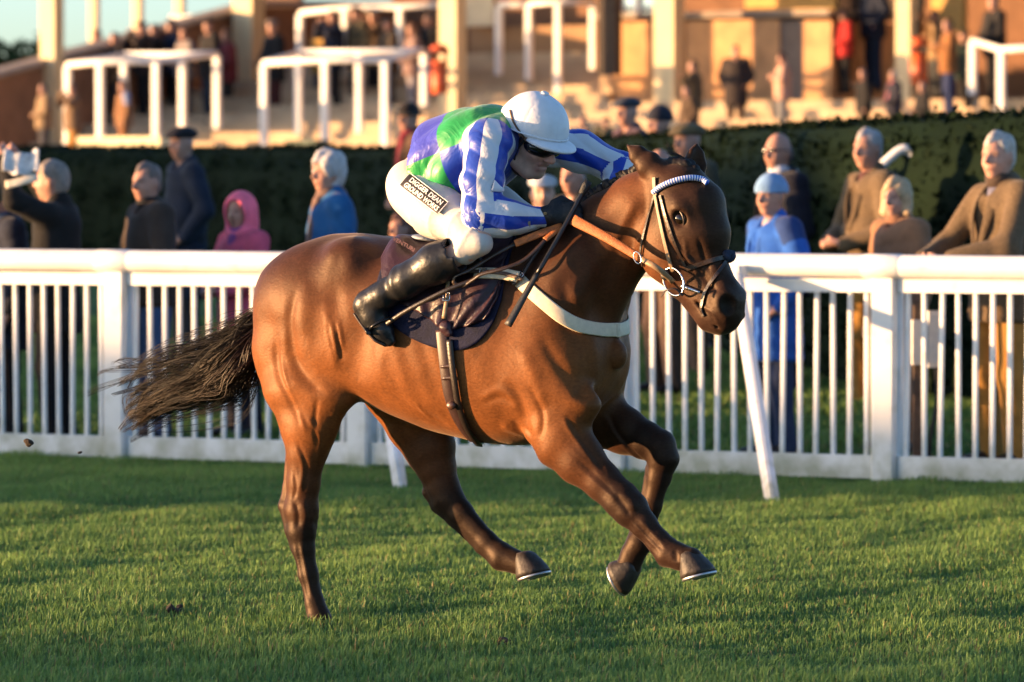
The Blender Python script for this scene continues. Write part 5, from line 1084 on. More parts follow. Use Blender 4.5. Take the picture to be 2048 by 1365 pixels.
    for (ua, ub, vt, vb, q, m_, nm) in ((1222, 1350, 45, 215, 5.2, BRK, 'kiosk_wall'), (1372, 1558, 42, 205, 5.2, BRK, 'kiosk_wall'), (1558, 1606, 42, 205, 5.24, mat('grey_door', (.16, .12, .10), .7, .15, 5), 'kiosk_door'), (1606, 1662, 42, 205, 5.2, BRK, 'kiosk_wall')):
        s0, zt = sts(ua, vt, q); s1, zb = sts(ub, vb, q); MB().box(sw((s0 + s1) / 2, q + 1.5, (zt + zb) / 2), FD * (s1 - s0) / 2 * .999, FQ * 1.5, ZUP * (zt - zb) / 2).obj(nm, m_, G)
    s0, zt = sts(1200, 40, 5.3); s1, _ = sts(1668, 40, 5.3); MB().box(sw((s0 + s1) / 2, 6.8, zt + .05), FD * (s1 - s0) / 2, FQ * 1.7, ZUP * .05).obj('kiosk_roof', mat('stone_coping', (.3, .24, .19)), G)
    # wall returning back behind the kiosk on the right, upper boards
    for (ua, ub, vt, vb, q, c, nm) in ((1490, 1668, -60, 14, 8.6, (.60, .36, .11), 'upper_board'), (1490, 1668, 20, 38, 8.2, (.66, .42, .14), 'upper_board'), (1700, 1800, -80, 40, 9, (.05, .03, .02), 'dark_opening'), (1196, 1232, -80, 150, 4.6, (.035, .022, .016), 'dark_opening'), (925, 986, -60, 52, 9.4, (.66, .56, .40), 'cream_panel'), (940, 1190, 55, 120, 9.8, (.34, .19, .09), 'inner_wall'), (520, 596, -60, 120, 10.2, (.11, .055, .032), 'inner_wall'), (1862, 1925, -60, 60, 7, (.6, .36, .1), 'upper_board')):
        s0, zt = sts(ua, vt, q); s1, zb = sts(ub, vb, q); MB().box(sw((s0 + s1) / 2, q + .1, (zt + zb) / 2), FD * (s1 - s0) / 2, FQ * .1, ZUP * (zt - zb) / 2).obj(nm, mat('panel_%02d_%02d' % (int(c[0] * 99), int(c[1] * 99)), c, .75, .12, 3), G)
    GLS = mat('window_glass', (.35, .45, .55), .08, .05, 2, 0, 0, .9, .6)
    for ua in (1238, 1274, 1310):
        s0, zt = sts(ua, -50, 7.0); s1, zb = sts(ua + 33, 34, 7.0); w = MB().box(sw((s0 + s1) / 2, 7.1, (zt + zb) / 2), FD * (s1 - s0) / 2, FQ * .03, ZUP * (zt - zb) / 2).obj('window', GLS, G)
        MB().box(sw(s0, 7.05, (zt + zb) / 2), FD * .035, FQ * .06, ZUP * (zt - zb) / 2).obj('window_frame', WP, w)
    # columns and roof
    for (u, vb, q, w) in ((104, 200, 1.4, .30), (497, 262, 7.2, .42), (905, 230, 3.0, .34), (1338, 215, 4.2, .38), (1812, 178, 4.4, .26), (2250, 200, 4.4, .4)):
        s0, z0 = sts(u, vb, q); mb = MB(); post(mb, sw(s0, q, 0), z0 - 1.2, 8.4, w); mb.obj('column', CRM, G)
    for (u, q) in ((188, 9.5), (276, 10.5), (360, 11.5)):
        s0, z0 = sts(u, 60, q); mb = MB(); post(mb, sw(s0, q, 0), 4.0, 8.4, .16); mb.obj('mullion', CRM, G)
    MB().box(sw(10.5, 9, 8.7), FD * 18, FQ * 7.5, ZUP * .25).obj('roof', mat('roof_sheet', (.25, .2, .16), .8), G)
    s0, z0 = sts(440, 36, 10); MB().box(sw(s0, 10, z0), FD * 1.0, FQ * .2, ZUP * .06).obj('upper_rail', WP, G)
    # ---- crush barriers
    def barrier(label, front, back, sides):
        pts = [(u, vt, vb, q) for u, vt, vb, q in front + back]; u0 = pts[0]; t = thing('crush_barrier', st(u0[0], u0[2], u0[3]), label, 'barrier', 'white barriers on the grandstand steps')
        for u, vt, vb, q in pts:
            s, zt = sts(u, vt, q); _, zb = sts(u, vb, q); mb = MB(); post(mb, sw(s, q, 0), zb, zt, .105); mb.obj('post', WP, t)
        for row in (front, back):
            if len(row) > 1:
                P = np.array([sw(*(lambda a: (a[0], r[3], a[1] + .03))(sts(r[0], r[1], r[3]))) for r in row]); V, F = tube(P, .055, 8, ref=ZUP); obj('rail', V, F, WP, t)
        for i, k in sides:
            P = np.array([sw(*(lambda a: (a[0], r[3], a[1] + .03))(sts(r[0], r[1], r[3]))) for r in (front[i], back[k])]); V, F = tube(P, .05, 8, ref=ZUP); obj('side_rail', V, F, WP, t)
    barrier('white barrier on the steps left of the tall cream column, people leaning over it', [(135, 134, 290, -.6), (200, 128, 280, -.6), (312, 126, 275, -.6)], [(248, 114, 268, 1.2), (365, 113, 258, 1.2), (434, 112, 258, 1.2)], [(0, 0), (2, 2)])
    barrier('long white barrier on the steps just right of the tall cream column', [(528, 130, 300, -.6), (650, 124, 298, -.6), (770, 124, 292, -.6)], [(597, 110, 268, 1.2), (718, 108, 266, 1.2), (848, 106, 212, 1.2)], [(0, 0), (2, 2)])
    barrier('white barrier high on the steps above the jockey\'s back', [(600, 30, 150, 5.2), (690, 20, 140, 5.2), (800, 18, 140, 5.2), (900, 12, 140, 5.2)], [], [])
    barrier('white barrier high on the steps above the jockey\'s cap', [(998, 14, 150, 5.6), (1058, 12, 160, 5.6)], [(1116, 8, 190, 5.0), (1186, 8, 140, 5.6)], [(1, 0)])
    barrier('white barrier at the top right corner of the picture', [(1945, 86, 190, 1.4), (2002, 104, 235, -.4), (2130, 96, 235, -.4)], [], [])
    # ---- small things by the stand
    def bin_(u, vt, vb, q, label):
        s, zt = sts(u, vt, q); _, zb = sts(u, vb, q); p = sw(s, q, 0); t = thing('litter_bin', (p[0], p[1], zb), label, 'bin'); h = zt - zb; RD = mat('orange_red_plastic', (.60, .10, .022), .45, .1)
        V, F = tube(np.array([p + ZUP * (zb + h * k) for k in (0, .03, .66)]), [.12, .135, .14], 16, ref=FD); obj('bucket', V, F, RD, t)
        V, F = tube(np.array([p + ZUP * (zb + h * k) for k in (.80, .86, .94, .985, 1)]), [.165, .165, .14, .08, .02], 16, ref=FD); obj('hood', V, F, RD, t)
        mb = MB(); 
        for a in (-1, 1): mb.box(p + FD * a * .12 + ZUP * (zb + h * .73), FD * .015, FQ * .04, ZUP * h * .09)
        mb.obj('bracket', mat('dark_metal', (.03, .03, .035), .5), t)
    bin_(879, 88, 188, 1.6, 'orange red litter bin at the foot of the cream column above the jockey\'s back'); bin_(1838, 74, 168, 3.4, 'orange red litter bin beside the thin cream column at right')
    s0, z0 = sts(168, 286, -5); s1, _ = sts(334, 286, -5); t = thing('bench', sw((s0 + s1) / 2, -5, 2.0), 'long cream bench just above the hedge at left', 'bench'); YL = mat('cream_bench', (.70, .60, .36), .6, .1); MB().box(sw((s0 + s1) / 2, -5, z0), FD * (s1 - s0) / 2, FQ * .2, ZUP * .09).obj('seat', YL, t)
    for a in (.1, .5, .9): MB().box(sw(s0 + (s1 - s0) * a, -5, z0 - .35), FD * .05, FQ * .16, ZUP * .26).obj('leg', YL, t)
    s0, z0 = sts(616, 300, -5); t = thing('planter', sw(s0, -5, z0 - .5), 'dark green box planter peeping over the hedge below the barrier', 'planter'); GP = mat('green_plastic', (.02, .06, .04), .5); MB().box(sw(s0, -5, z0 - .15), FD * .25, FQ * .2, ZUP * .26).obj('tub', GP, t); MB().box(sw(s0, -5, z0 + .13), FD * .28, FQ * .23, ZUP * .02).obj('rim', GP, t)
    # ---- white hoop behind the rail, and the meter post
    D = 37.2; P = catmull(np.array([at(1752, 344, D), at(1775, 322, D), at(1800, 302, D), at(1818, 302, D), at(1838, 332, D), at(1850, 372, D), at(1856, 420, D), at(1857, 500, D), [at(1857, 500, D)[0], D, .25]]), 6); V, F = tube(P, .034, 12)
    t = thing('rail_hoop', (P[-1][0], D, .25), 'curved white pipe hoop behind the blonde woman', 'hoop'); obj('pipe', V, F, white_pvc(), t); P2 = catmull(np.array([at(1752, 344, D), at(1742, 352, D + .1), at(1732, 380, D + .2), [at(1732, 380, D)[0], D + .3, .3]]), 5); V, F = tube(P2, .034, 10); obj('strut', V, F, white_pvc(), t)
    D = 31.5; b = at(1838, 780, D); gz = float(ground_z(b)); t = thing('meter_post', (b[0], D, gz), 'wooden post carrying pale electric boxes behind the white fence', 'post'); zt = at(1838, 600, D)[2]; MB().box([b[0], D, (gz + zt) / 2], [.036, 0, 0], [0, .036, 0], [0, 0, (zt - gz) / 2], .006).obj('timber', mat('weathered_wood', (.10, .06, .04), .8, .3, 20, .4, 40), t)
    for u, v0, v1, w in ((1870, 622, 735, .045), (1833, 640, 730, .03)):
        c = at(u, (v0 + v1) / 2, D - .06); h = (v1 - v0) / 2 * D / FPX; x = MB(); x.box(c, [w, 0, 0], [0, .03, 0], [0, 0, h], .008); bo = x.obj('box', mat('grey_box', (.55, .54, .52), .5, .08), t); MB().box(c + [0, -.035, 0], [w * .8, 0, 0], [0, .004, 0], [0, 0, h * .85]).obj('lid', mat('grey_box'), bo)
    P = catmull(np.array([at(1872, 735, D - .06), at(1874, 800, D - .05), at(1862, 870, D - .04), at(1856, 930, D), [at(1850, 940, D)[0], D, gz]]), 5); V, F = tube(P, .012, 6); obj('cable', V, F, mat('black_cable', (.02, .02, .02), .5), t)
# ------------------------------------------------------------------ spectators
def fabric(c, tweed=0):
    k = 'cloth_%03d_%03d_%03d_%d' % (int(c[0] * 999), int(c[1] * 999), int(c[2] * 999), tweed)
    return mat(k, c, .85, .35 if tweed else .18, 90 if tweed else 12, .25, 50, .2, sheen=.08)
def make(prims, h, k=.03, pad=.05, ops=None, smooth=1):
    lo = np.min([p.lo for p in prims], 0) - pad; hi = np.max([p.hi for p in prims], 0) + pad; f = Field(lo, hi, h)
    for p in prims: f.add(p, getattr(p, 'k', k))
    if ops: ops(f)
    V, F = f.mesh(smooth); return f, V, F
ARMS = {'down': ((-.02, .26, 1.14), (.05, .26, .90), (.08, .25, .80)), 'front': ((.04, .28, 1.14), (.24, .10, 1.06), (.30, .03, 1.07)), 'pocket': ((-.05, .29, 1.15), (.08, .24, .95), (.12, .20, .92)),
        'up': ((.20, .28, 1.34), (.24, .12, 1.56), (.22, .06, 1.64)), 'rail': ((.16, .29, 1.16), (.40, .14, 1.10), (.47, .05, 1.10)), 'high': ((.16, .30, 1.52), (.28, .16, 1.76), (.32, .10, 1.84)), 'chest': ((.06, .28, 1.16), (.25, .12, 1.25), (.30, .04, 1.30)), 'side': ((.0, .42, 1.30), (.05, .62, 1.42), (.06, .70, 1.48)), 'sit': ((.0, .26, 1.10), (.22, .20, .92), (.30, .16, .90))}
def person(u, vtop, D, yaw, label, coat, trousers=(.03, .03, .035), H=None, hair=None, hat=None, arms='front', hem=.78, tweed=0, shirt=None, skin=(.44, .23, .165), near=True, group=None, collar=None, scarf=None, bulk=1.0, tilt=0, hood=None, head_yaw=24, foot_z=None, holds=None, arm2=None, cat='person', two=None, glasses=False, sit=False):
    top = at(u, vtop, D); gz = float(ground_z(top)) if foot_z is None else foot_z; Hh = top[2] - gz if H is None else H; base = np.array([top[0], top[1], top[2] - Hh if H is not None else gz]); k = Hh / 1.75
    h = (.0135 if near else .028); c, s = math.cos(math.radians(yaw)), math.sin(math.radians(yaw)); M = np.array([[c, s, 0], [-s, c, 0], [0, 0, 1]])
    W = lambda P: base + (np.asarray(P) * k) @ M
    t = thing('person', base, label, cat, group); B = bulk
    hy = math.radians(head_yaw); ch, sh = math.cos(hy), math.sin(hy); hc = np.array([.03 + tilt * .06, 0, 1.635 - abs(tilt) * .03])
    def hd(x, y, z):
        ct, stt = math.cos(tilt), math.sin(tilt); x, z = x * ct + z * stt, -x * stt + z * ct; return hc + np.array([x * ch - y * sh, x * sh + y * ch, z])
    FX = hd(1, 0, 0) - hc; FY = hd(0, 1, 0) - hc; FZ = hd(0, 0, 1) - hc; AX = np.array([FX, FY, FZ])
    al = ARMS[arms]; ar = ARMS[arm2 or arms]; shd = .175 * B
    def armpts(a, sg): return [np.array([0, sg * shd, 1.43])] + [np.array([p[0], sg * p[1] * (1 if i else B ** .5), p[2]]) for i, p in enumerate(a)]
    AL, AR = armpts(al, 1), armpts(ar, -1)
    def leg(sg):
        if sit: return [np.array([0, sg * .10, .93]), np.array([.40, sg * .13, .90]), np.array([.44, sg * .13, .46]), np.array([.50, sg * .13, .44])]
        return [np.array([0, sg * .09, .93]), np.array([.015, sg * .11, .50]), np.array([-.015, sg * .12, .09]), np.array([.10, sg * .14, .045])]
    # body: one continuous skin
    D2 = tuple(x * .8 for x in skin); LIP = (skin[0] * .72, skin[1] * .52, skin[2] * .55); DK = (.06, .035, .03)
    pr = [El(hd(0, 0, .012), (.092, .073, .108), AX, skin), El(hd(.024, 0, -.048), (.066, .057, .075), AX, skin), Ec((-.01, 0, 1.42), hd(-.012, 0, -.07), .058, .052, c=skin), El(hd(.055, 0, -.095), (.026, .028, .020), AX, skin)]
    if near:
        for sg in (-1, 1): pr += [El(hd(-.008, sg * .074, -.008), (.020, .011, .032), AX, D2), Ec(hd(.084, sg * .012, .028), hd(.072, sg * .045, .024), .011, .009, c=D2), El(hd(.062, sg * .034, -.032), (.026, .022, .022), AX, skin)]
        pr += [Ec(hd(.088, 0, .018), hd(.112, 0, -.026), .010, .016, c=D2), Ec(hd(.090, -.020, -.062), hd(.090, .020, -.062), .007, .007, c=LIP)]
    pr += [Ec((0, 0, 1.40), (0, 0, .98), (.085, .13), (.085, .12), c=skin)]
    for P in (AL, AR): pr += [Ec(P[0], P[1], .042, .036, c=skin), Ec(P[1], P[2], .034, .026, c=skin), Ec(P[2], P[3], (.026, .034), (.018, .034), c=skin)]
    if near:
        for P, sg in ((AL, 1), (AR, -1)):
            d = P[3] - P[2]; d = d / np.linalg.norm(d); l = np.cross(d, [0, 0, 1.0]); l /= np.linalg.norm(l) + 1e-6; dn = np.array([0, -sg * .5, -.6])
            for q in (-.026, -.009, .009, .026): a0 = P[3] + l * q; pr.append(Ec(a0, a0 + d * .028 + dn * .02, .011, .010, c=skin)); pr.append(Ec(a0 + d * .028 + dn * .02, a0 + d * .030 + dn * .06, .010, .009, c=skin))
            pr.append(Ec(P[2] * .4 + P[3] * .6 + np.array([0, -sg * .02, .02]), P[3] + np.array([.0, -sg * .03, .035]), .013, .011, c=skin))
    for sg in (-1, 1): L4 = leg(sg); pr += [Ec(L4[0], L4[1], .065, .046, c=skin), Ec(L4[1], L4[2], .044, .034, c=skin), Ec(L4[2], L4[3], .034, .026, c=skin)]
    for p in pr: p.k = .012 if max(p.hi - p.lo) < .1 else .03
    def ops(f):
        if near:
            for sg in (-1, 1): f.sub(El(hd(.094, sg * .032, .010), (.016, .018, .011), AX), .01)
    f, V, F = make(pr, h, ops=ops); b = obj('body', W(V), F, mat('skin', SKIN, .5, .12, 40, .08, 160, .4, attrib=True), t); C = f.colors(V, skin, .008)
    if near:   # eyes and brows are coloured on the skin
        for sg in (-1, 1):
            e = np.exp(-(np.linalg.norm((V - hd(.084, sg * .032, .010)) / [.016, .016, .010], axis=1)) ** 2)[:, None]; C = C * (1 - .85 * e) + np.array(DK) * .85 * e
        m_ = np.exp(-(np.linalg.norm((V - hd(.092, 0, -.066)) / [.02, .026, .006], axis=1)) ** 2)[:, None]; C = C * (1 - .6 * m_) + np.array(DK) * .6 * m_
    vcol(b, C)
    # trousers and shoes
    tp = [El((0, 0, .97), (.125 * B, .165 * B, .12))]
    for sg in (-1, 1):
        L4 = leg(sg); tp += [Ec(L4[0], L4[1], .098 * B ** .5, .078), Ec(L4[1], L4[2], .076, .066)]
    f, V, F = make(tp, h, .04); N = vnormals(V, F); V = V + N * (.006 * nz(V, 14, int(u) % 97, 2))[:, None]; obj('trousers', W(V), F, fabric(trousers), t)
    for sg in (-1, 1):
        L4 = leg(sg); f, V, F = make([Ec(L4[2] + [-.03, 0, -.01], L4[3] + [.05, 0, 0], (.040, .045), (.030, .042)), Ec(L4[2] + [-.03, 0, .02], L4[2] + [0, 0, -.045], .045, .048)], h, .02, ops=(lambda f: f.cut((0, 0, -1), -.004, .01)) if not sit else None); obj('shoe', W(V), F, leather(), t)
    # coat: body, sleeves, hem
    cp = [Ec((0, 0, 1.36), (.01, 0, 1.10), (.125 * B, .185 * B), (.135 * B, .178 * B)), Ec((.01, 0, 1.10), (0, 0, max(hem - .1, .3)), (.135 * B, .178 * B), (.145 * B, .195 * B)), Ec((-.01, .10 * B, 1.43), (-.01, -.10 * B, 1.43), .075, .075), Ec((-.01, 0, 1.40), (-.012, 0, 1.50), .088, .072)]
    for P in (AL, AR): cp += [Ec(P[0], P[1], .074 * B ** .5, .062), Ec(P[1], P[2], .062, .046)]
    def ops(f):
        f.cut((0, 0, -1), -hem, .01)
        f.sub(El((.075, 0, 1.53), (.08, .058, .10)), .01)
        if shirt is not None: f.sub(El((.155 * B, 0, 1.36), (.07, .055, .17)), .012)
    f, V, F = make(cp, h, .045, ops=ops); N = vnormals(V, F); V = V + N * (.010 * nz(V, 11, int(u) % 89, 2) + .007 * np.abs(np.sin(V[:, 2] * 24 + 3 * nz(V, 7, int(u) % 53, 1))))[:, None]; front = V[:, 0] - .02
    co = obj('coat', W(V), F, fabric(coat, tweed), t)
    if two is not None:    # a differently coloured yoke
        f, V, F = make([Ec((-.01, .10 * B, 1.43), (-.01, -.10 * B, 1.43), .082, .082)] + [Ec(P[0], P[0] * .3 + P[1] * .7, .080 * B ** .5, .070) for P in (AL, AR)], h, .04); obj('yoke', W(V), F, fabric(two), co)
    if shirt is not None:
        f, V, F = make([Ec((.030, 0, 1.47), (.070 * B, 0, 1.12), (.050, .058), (.060, .085))], h, .02); obj('shirt', W(V), F, fabric(shirt), t)
    if shirt is not None or tweed:      # lapels
        lp = []
        for sg in (-1, 1):
            P = catmull(np.array([(-.02, sg * .085, 1.50), (.075, sg * .075, 1.45), (.125 * B, sg * .075, 1.33), (.152 * B, sg * .022, 1.14)]), 5); lp.append(strap(P, np.array([.8, sg * .45, .35]), np.r_[np.linspace(.05, .07, 8), np.linspace(.07, .03, 8)], .008))
        V, F = joined(*lp); obj('lapel', W(V), F, fabric(tuple(x * .75 for x in coat), tweed), co)
    if near:        # front edge, buttons, pocket flaps
        bt = []
        for zz in np.linspace(1.10, max(hem + .08, .8), 4): bt.append(tube(np.array([(.142 * B, .012, zz), (.152 * B, .012, zz)]), .011, 8))
        V, F = joined(*bt); obj('button', W(V), F, leather(), co)
        for sg in (-1, 1):
            P = np.array([(.11 * B, sg * .085 * B, .98), (.085 * B, sg * .15 * B, .965)]); V, F = strap(P, np.array([.8, sg * .6, 0]), .06, .008); obj('pocket_flap', W(V), F, fabric(tuple(x * .8 for x in coat), tweed), co)
    if collar is not None:
        f, V, F = make([Ec((-.03, 0, 1.475), (.02, 0, 1.525), .082, .078)], h, .02, ops=lambda f: f.sub(Ec((-.02, 0, 1.52), (.04, 0, 1.62), .062, .07), .01)); obj('collar', W(V), F, fabric(collar), co)
    if scarf is not None:
        f, V, F = make([Ec((-.02, 0, 1.49), (.025, 0, 1.50), (.080, .085), (.078, .080)), Ec((.10, .02, 1.46), (.15 * B, .03, 1.12), (.03, .05), (.022, .055))], h, .03); obj('scarf', W(V), F, fabric(scarf), t)
    # hair
    if hair is not None:
        kind, hc_ = hair; q = []
        if kind in ('short', 'thick', 'curly', 'bob', 'long'):
            ex = {'short': .004, 'thick': .007, 'curly': .026, 'bob': .018, 'long': .014}[kind]
            q = [El(hd(-.012, 0, .034), (.094 + ex, .076 + ex, .098 + ex), AX), El(hd(-.045, 0, -.02), (.055 + ex, .064 + ex, .06 + ex), AX)]
            if kind == 'bob': q += [Ec(hd(-.02, sg * .075, .03), hd(.005, sg * .082, -.085), .034, .036) for sg in (-1, 1)] + [El(hd(-.06, 0, -.06), (.05, .085, .06), AX)]
            if kind == 'long': q += [Ec(hd(-.04, 0, 0), hd(-.07, 0, -.2), (.05, .08), (.03, .06))]
            def ops(f):
                f.sub(El(hd(.092, 0, -.035), (.088, .070 if kind in ('bob', 'curly', 'long') else .12, .102), AX), .012)
                if kind in ('short', 'thick'): f.sub(Ec(hd(.012, -.12, -.045), hd(.012, .12, -.045), .046, .046), .012)
        elif kind == 'bald':
            q = [El(hd(-.022, 0, -.005), (.086, .080, .058), AX), El(hd(-.05, 0, -.03), (.055, .068, .05), AX)]
            def ops(f): f.sub(El(hd(.075, 0, -.03), (.085, .080, .11), AX), .012)
        f, V, F = make(q, h * .8, .025, ops=ops); N = vnormals(V, F); V = V + N * ((.012 if kind == 'curly' else .008) * nz(V * [1, 1, .6], 70, 3, 2))[:, None]; obj('hair', W(V), F, mat('hair_%03d_%03d_%03d' % tuple(int(x * 999) for x in hc_), hc_, .6, .3, 60, .4, 80, .4), t)
    if hat is not None:
        kind, tc = hat
        if kind == 'flat': q = [El(hd(-.008, 0, .072), (.125, .100, .052), AX), Ec(hd(.085, -.045, .052), hd(.085, .045, .052), (.020, .04), (.020, .04)), El(hd(.105, 0, .046), (.045, .07, .012), AX)]; cz = .035
        elif kind == 'beanie': q = [El(hd(-.010, 0, .040), (.108, .090, .112), AX), Ec(hd(-.012, 0, .02), hd(-.010, 0, .045), (.107, .090), (.108, .091))]; cz = .018
        else: q = [El(hd(-.005, 0, .055), (.105, .086, .085), AX), El(hd(0, 0, .030), (.17, .15, .012), AX)]; cz = .02
        f, V, F = make(q, h * .8, .02, ops=lambda f: (f.cut(-FZ, -(FZ @ hd(0, 0, cz)), .006), f.sub(El(hd(0, 0, -.02), (.092, .075, .07), AX), .005))); V = V + vnormals(V, F) * (.003 * nz(V, 40, 6, 2))[:, None]; obj('hat', W(V), F, fabric(tc), t)
    if hood is not None:
        f, V, F = make([El(hd(-.018, 0, .012), (.135, .122, .150), AX), Ec(hd(-.05, 0, -.09), hd(-.03, 0, -.14), .115, .125)], h * .8, .04, ops=lambda f: (f.sub(El(hd(.115, 0, -.025), (.125, .088, .118), AX), .015), f.sub(El(hd(.0, 0, -.01), (.098, .088, .12), AX), .01))); obj('hood', W(V), F, fabric(hood), t)
    if glasses:
        q = [El(hd(.096, sg * .032, .010), (.008, .024, .018), AX) for sg in (-1, 1)] + [Ec(hd(.098, -.02, .014), hd(.098, .02, .014), .005, .005)] + [Ec(hd(.09, sg * .055, .014), hd(.0, sg * .08, .01), .005, .005) for sg in (-1, 1)]
        f, V, F = make(q, .007, .006); obj('glasses', W(V), F, mat('goggle_black', (.01, .01, .011), .16), t)
    HM.setdefault('people', []).append((t, W, AL, AR)); return t, W, AL, AR, M
GS_ = 'spectators standing behind the white fence'; GF_ = 'people on the grandstand steps'
def build_people():
    TW = (.115, .078, .045); NAVY = (.012, .014, .028)
    J = person
    # along the fence, left to right
    J(12, 366, 35.0, 200, 'man in dark green beanie and navy coat bowing his head at the left edge', (.014, .017, .030), (.012, .012, .016), hat=('beanie', (.018, .030, .022)), arms='down', hem=.62, tilt=.55, collar=(.05, .08, .14), bulk=1.15, group=GS_)
    r = J(112, 326, 34.4, 165, 'grey haired man in black jacket raising a newspaper with both hands', (.012, .011, .011), (.010, .010, .012), hair=('thick', (.22, .19, .17)), arms='high', hem=.7, bulk=1.05, head_yaw=5, group=GS_)
    J(302, 330, 34.6, 205, 'short haired man in brown quilted jacket and blue jeans', (.045, .032, .026), (.05, .09, .20), hair=('short', (.14, .11, .10)), arms='front', hem=.86, collar=(.012, .012, .016), bulk=1.12, group=GS_)
    J(372, 256, 44.0, 200, 'man in dark flat cap and long navy coat standing before the hedge', (.016, .020, .036), (.02, .02, .025), hat=('flat', (.018, .016, .02)), arms='pocket', hem=.5, bulk=1.12, group=GS_, H=1.85)
    J(486, 394, 34.8, 215, 'child in bright pink hooded coat behind the fence', (.58, .09, .16), (.014, .016, .03), hood=(.85, .16, .25), arms='front', hem=.72, scarf=(.25, .07, .22), bulk=1.15, group=GS_)
    J(664, 310, 35.0, 195, 'white haired woman in bright blue jacket and brown scarf', (.018, .10, .26), (.03, .03, .04), hair=('curly', (.44, .42, .42)), arms='down', hem=.8, scarf=(.16, .10, .08), bulk=1.12, group=GS_, skin=(.46, .24, .17))
    J(806, 432, 36.0, 200, 'brown haired child half hidden behind the jockey\'s thigh', (.012, .014, .024), (.02, .02, .02), hair=('thick', (.13, .06, .04)), arms='down', hem=.7, group=GS_)
    J(824, 210, 50.0, 205, 'man in dark brimmed hat and maroon brown coat behind the jockey\'s back', (.10, .055, .035), (.06, .04, .03), hat=('brim', (.018, .014, .014)), arms='pocket', hem=.55, shirt=(.45, .42, .5), scarf=(.22, .03, .04), group=GS_, H=1.8)
    J(1088, 352, 34.2, 250, 'man in pale grey flat cap seen below the jockey\'s chin', (.03, .035, .03), (.03, .03, .03), hat=('flat', (.40, .40, .42)), arms='down', hem=.8, group=GS_, skin=(.48, .27, .19))
    J(1152, 322, 36.5, 215, 'bare headed man with pink face partly hidden by the jockey\'s far arm', (.02, .02, .02), (.05, .05, .05), hair=('bald', (.30, .26, .25)), arms='down', hem=.8, group=GS_, bulk=1.1)
    J(1262, 196, 48.0, 200, 'man in dark cap and plum checked jacket above the horse\'s ears', (.075, .045, .06), (.03, .03, .04), hat=('flat', (.04, .045, .06)), arms='pocket', hem=.6, tweed=1, group=GS_, H=1.82, bulk=1.1)
    J(1326, 218, 46.5, 195, 'man in dark woollen hat and navy coat looking left behind the horse\'s head', (.014, .018, .035), (.03, .03, .04), hat=('beanie', (.02, .022, .035)), arms='pocket', hem=.6, group=GS_, H=1.82, bulk=1.1)
    J(1328, 300, 37.5, 210, 'pink faced bald man just above the horse\'s poll', (.05, .04, .035), (.12, .075, .055), hair=('bald', (.35, .28, .26)), arms='down', hem=.75, group=GS_)
    J(1384, 248, 39.5, 200, 'stout man in olive flat cap and olive brown coat behind the horse\'s head', (.075, .068, .045), (.12, .075, .05), hat=('flat', (.13, .095, .05)), arms='pocket', hem=.72, bulk=1.3, tweed=1, group=GS_, H=1.84)
    J(1440, 330, 42.0, 200, 'man in charcoal jacket mostly hidden behind the horse\'s face', (.02, .02, .022), (.015, .015, .018), hair=('short', (.05, .04, .04)), arms='down', hem=.75, group=GS_)
    J(1566, 268, 38.0, 200, 'bald man in dark suit, white collar and sunglasses', (.010, .011, .020), (.012, .012, .016), hair=('bald', (.10, .08, .08)), arms='down', hem=.72, shirt=(.60, .62, .70), collar=(.5, .52, .6), bulk=1.15, glasses=True, group=GS_, H=1.85)
    J(1550, 356, 32.4, 205, 'man in pale blue beanie and bright blue jacket over grey sweater', (.022, .10, .42), (.030, .045, .10), hat=('beanie', (.17, .30, .52)), arms='pocket', hem=.62, shirt=(.30, .27, .29), two=(.018, .045, .16), bulk=1.15, group=GS_)
    J(1744, 262, 36.4, 205, 'grey haired man in tweed jacket and mustard trousers, hands together', TW, (.36, .18, .04), hair=('short', (.36, .33, .33)), arms='front', hem=.82, tweed=1, shirt=(.07, .03, .03), bulk=1.08, group=GS_, H=1.83)
    J(1800, 362, 32.6, 212, 'blonde woman in long tan coat looking along the track', (.24, .125, .07), (.22, .11, .06), hair=('bob', (.42, .30, .18)), arms='down', hem=.30, collar=(.22, .11, .07), bulk=1.08, group=GS_, skin=(.48, .26, .19))
    r = J(2006, 270, 31.4, 208, 'white haired man in brown tweed jacket resting his hands on the rail', TW, (.34, .17, .04), hair=('thick', (.40, .37, .35)), arms='rail', hem=.78, tweed=1, shirt=(.12, .12, .18), collar=(.06, .04, .03), bulk=1.08, group=GS_, skin=(.48, .26, .19))
    # the newspaper held up at the left
    c = at(42, 330, 34.0); t = thing('newspaper', c, 'creased newspaper held up by the man at the left edge', 'newspaper'); g = np.random.default_rng(3); NP = mat('newsprint', (.62, .60, .58), .8, .25, 25); V = []
    for i in range(9):
        for k in range(7): V.append(c + np.array([(i - 4) * .026, (k - 3) * .012 + .02 * math.sin(i * 1.3), (k - 3) * .022 + .03 * abs(i - 4) / 4 + .012 * math.sin(i * 2 + k)]))
    F = [(i * 7 + k, (i + 1) * 7 + k, (i + 1) * 7 + k + 1, i * 7 + k + 1) for i in range(8) for k in range(6)]; o = obj('sheet', np.array(V), F, NP, t); md = o.modifiers.new('thickness', 'SOLIDIFY'); md.thickness = .008
    V2, F2 = strap(catmull(np.array([c + [-.09, -.03, -.12], c + [0, -.04, -.10], c + [.10, -.03, -.07]]), 5), np.array([0, -1, .4]), .05, .004); obj('folded_edge', V2, F2, mat('lit_newsprint', (.7, .62, .48), .8, .2), t)
    # on the grandstand
    def far(u, vtop, vfoot, q, yaw, label, coat, trousers, **kw):
        p = st(u, vtop, q); zb = st(u, vfoot, q)[2]; D = p[1]; J(u, vtop, D, yaw, label, coat, trousers, near=False, group=GF_, foot_z=zb, **{'bulk': 1.25, **kw})
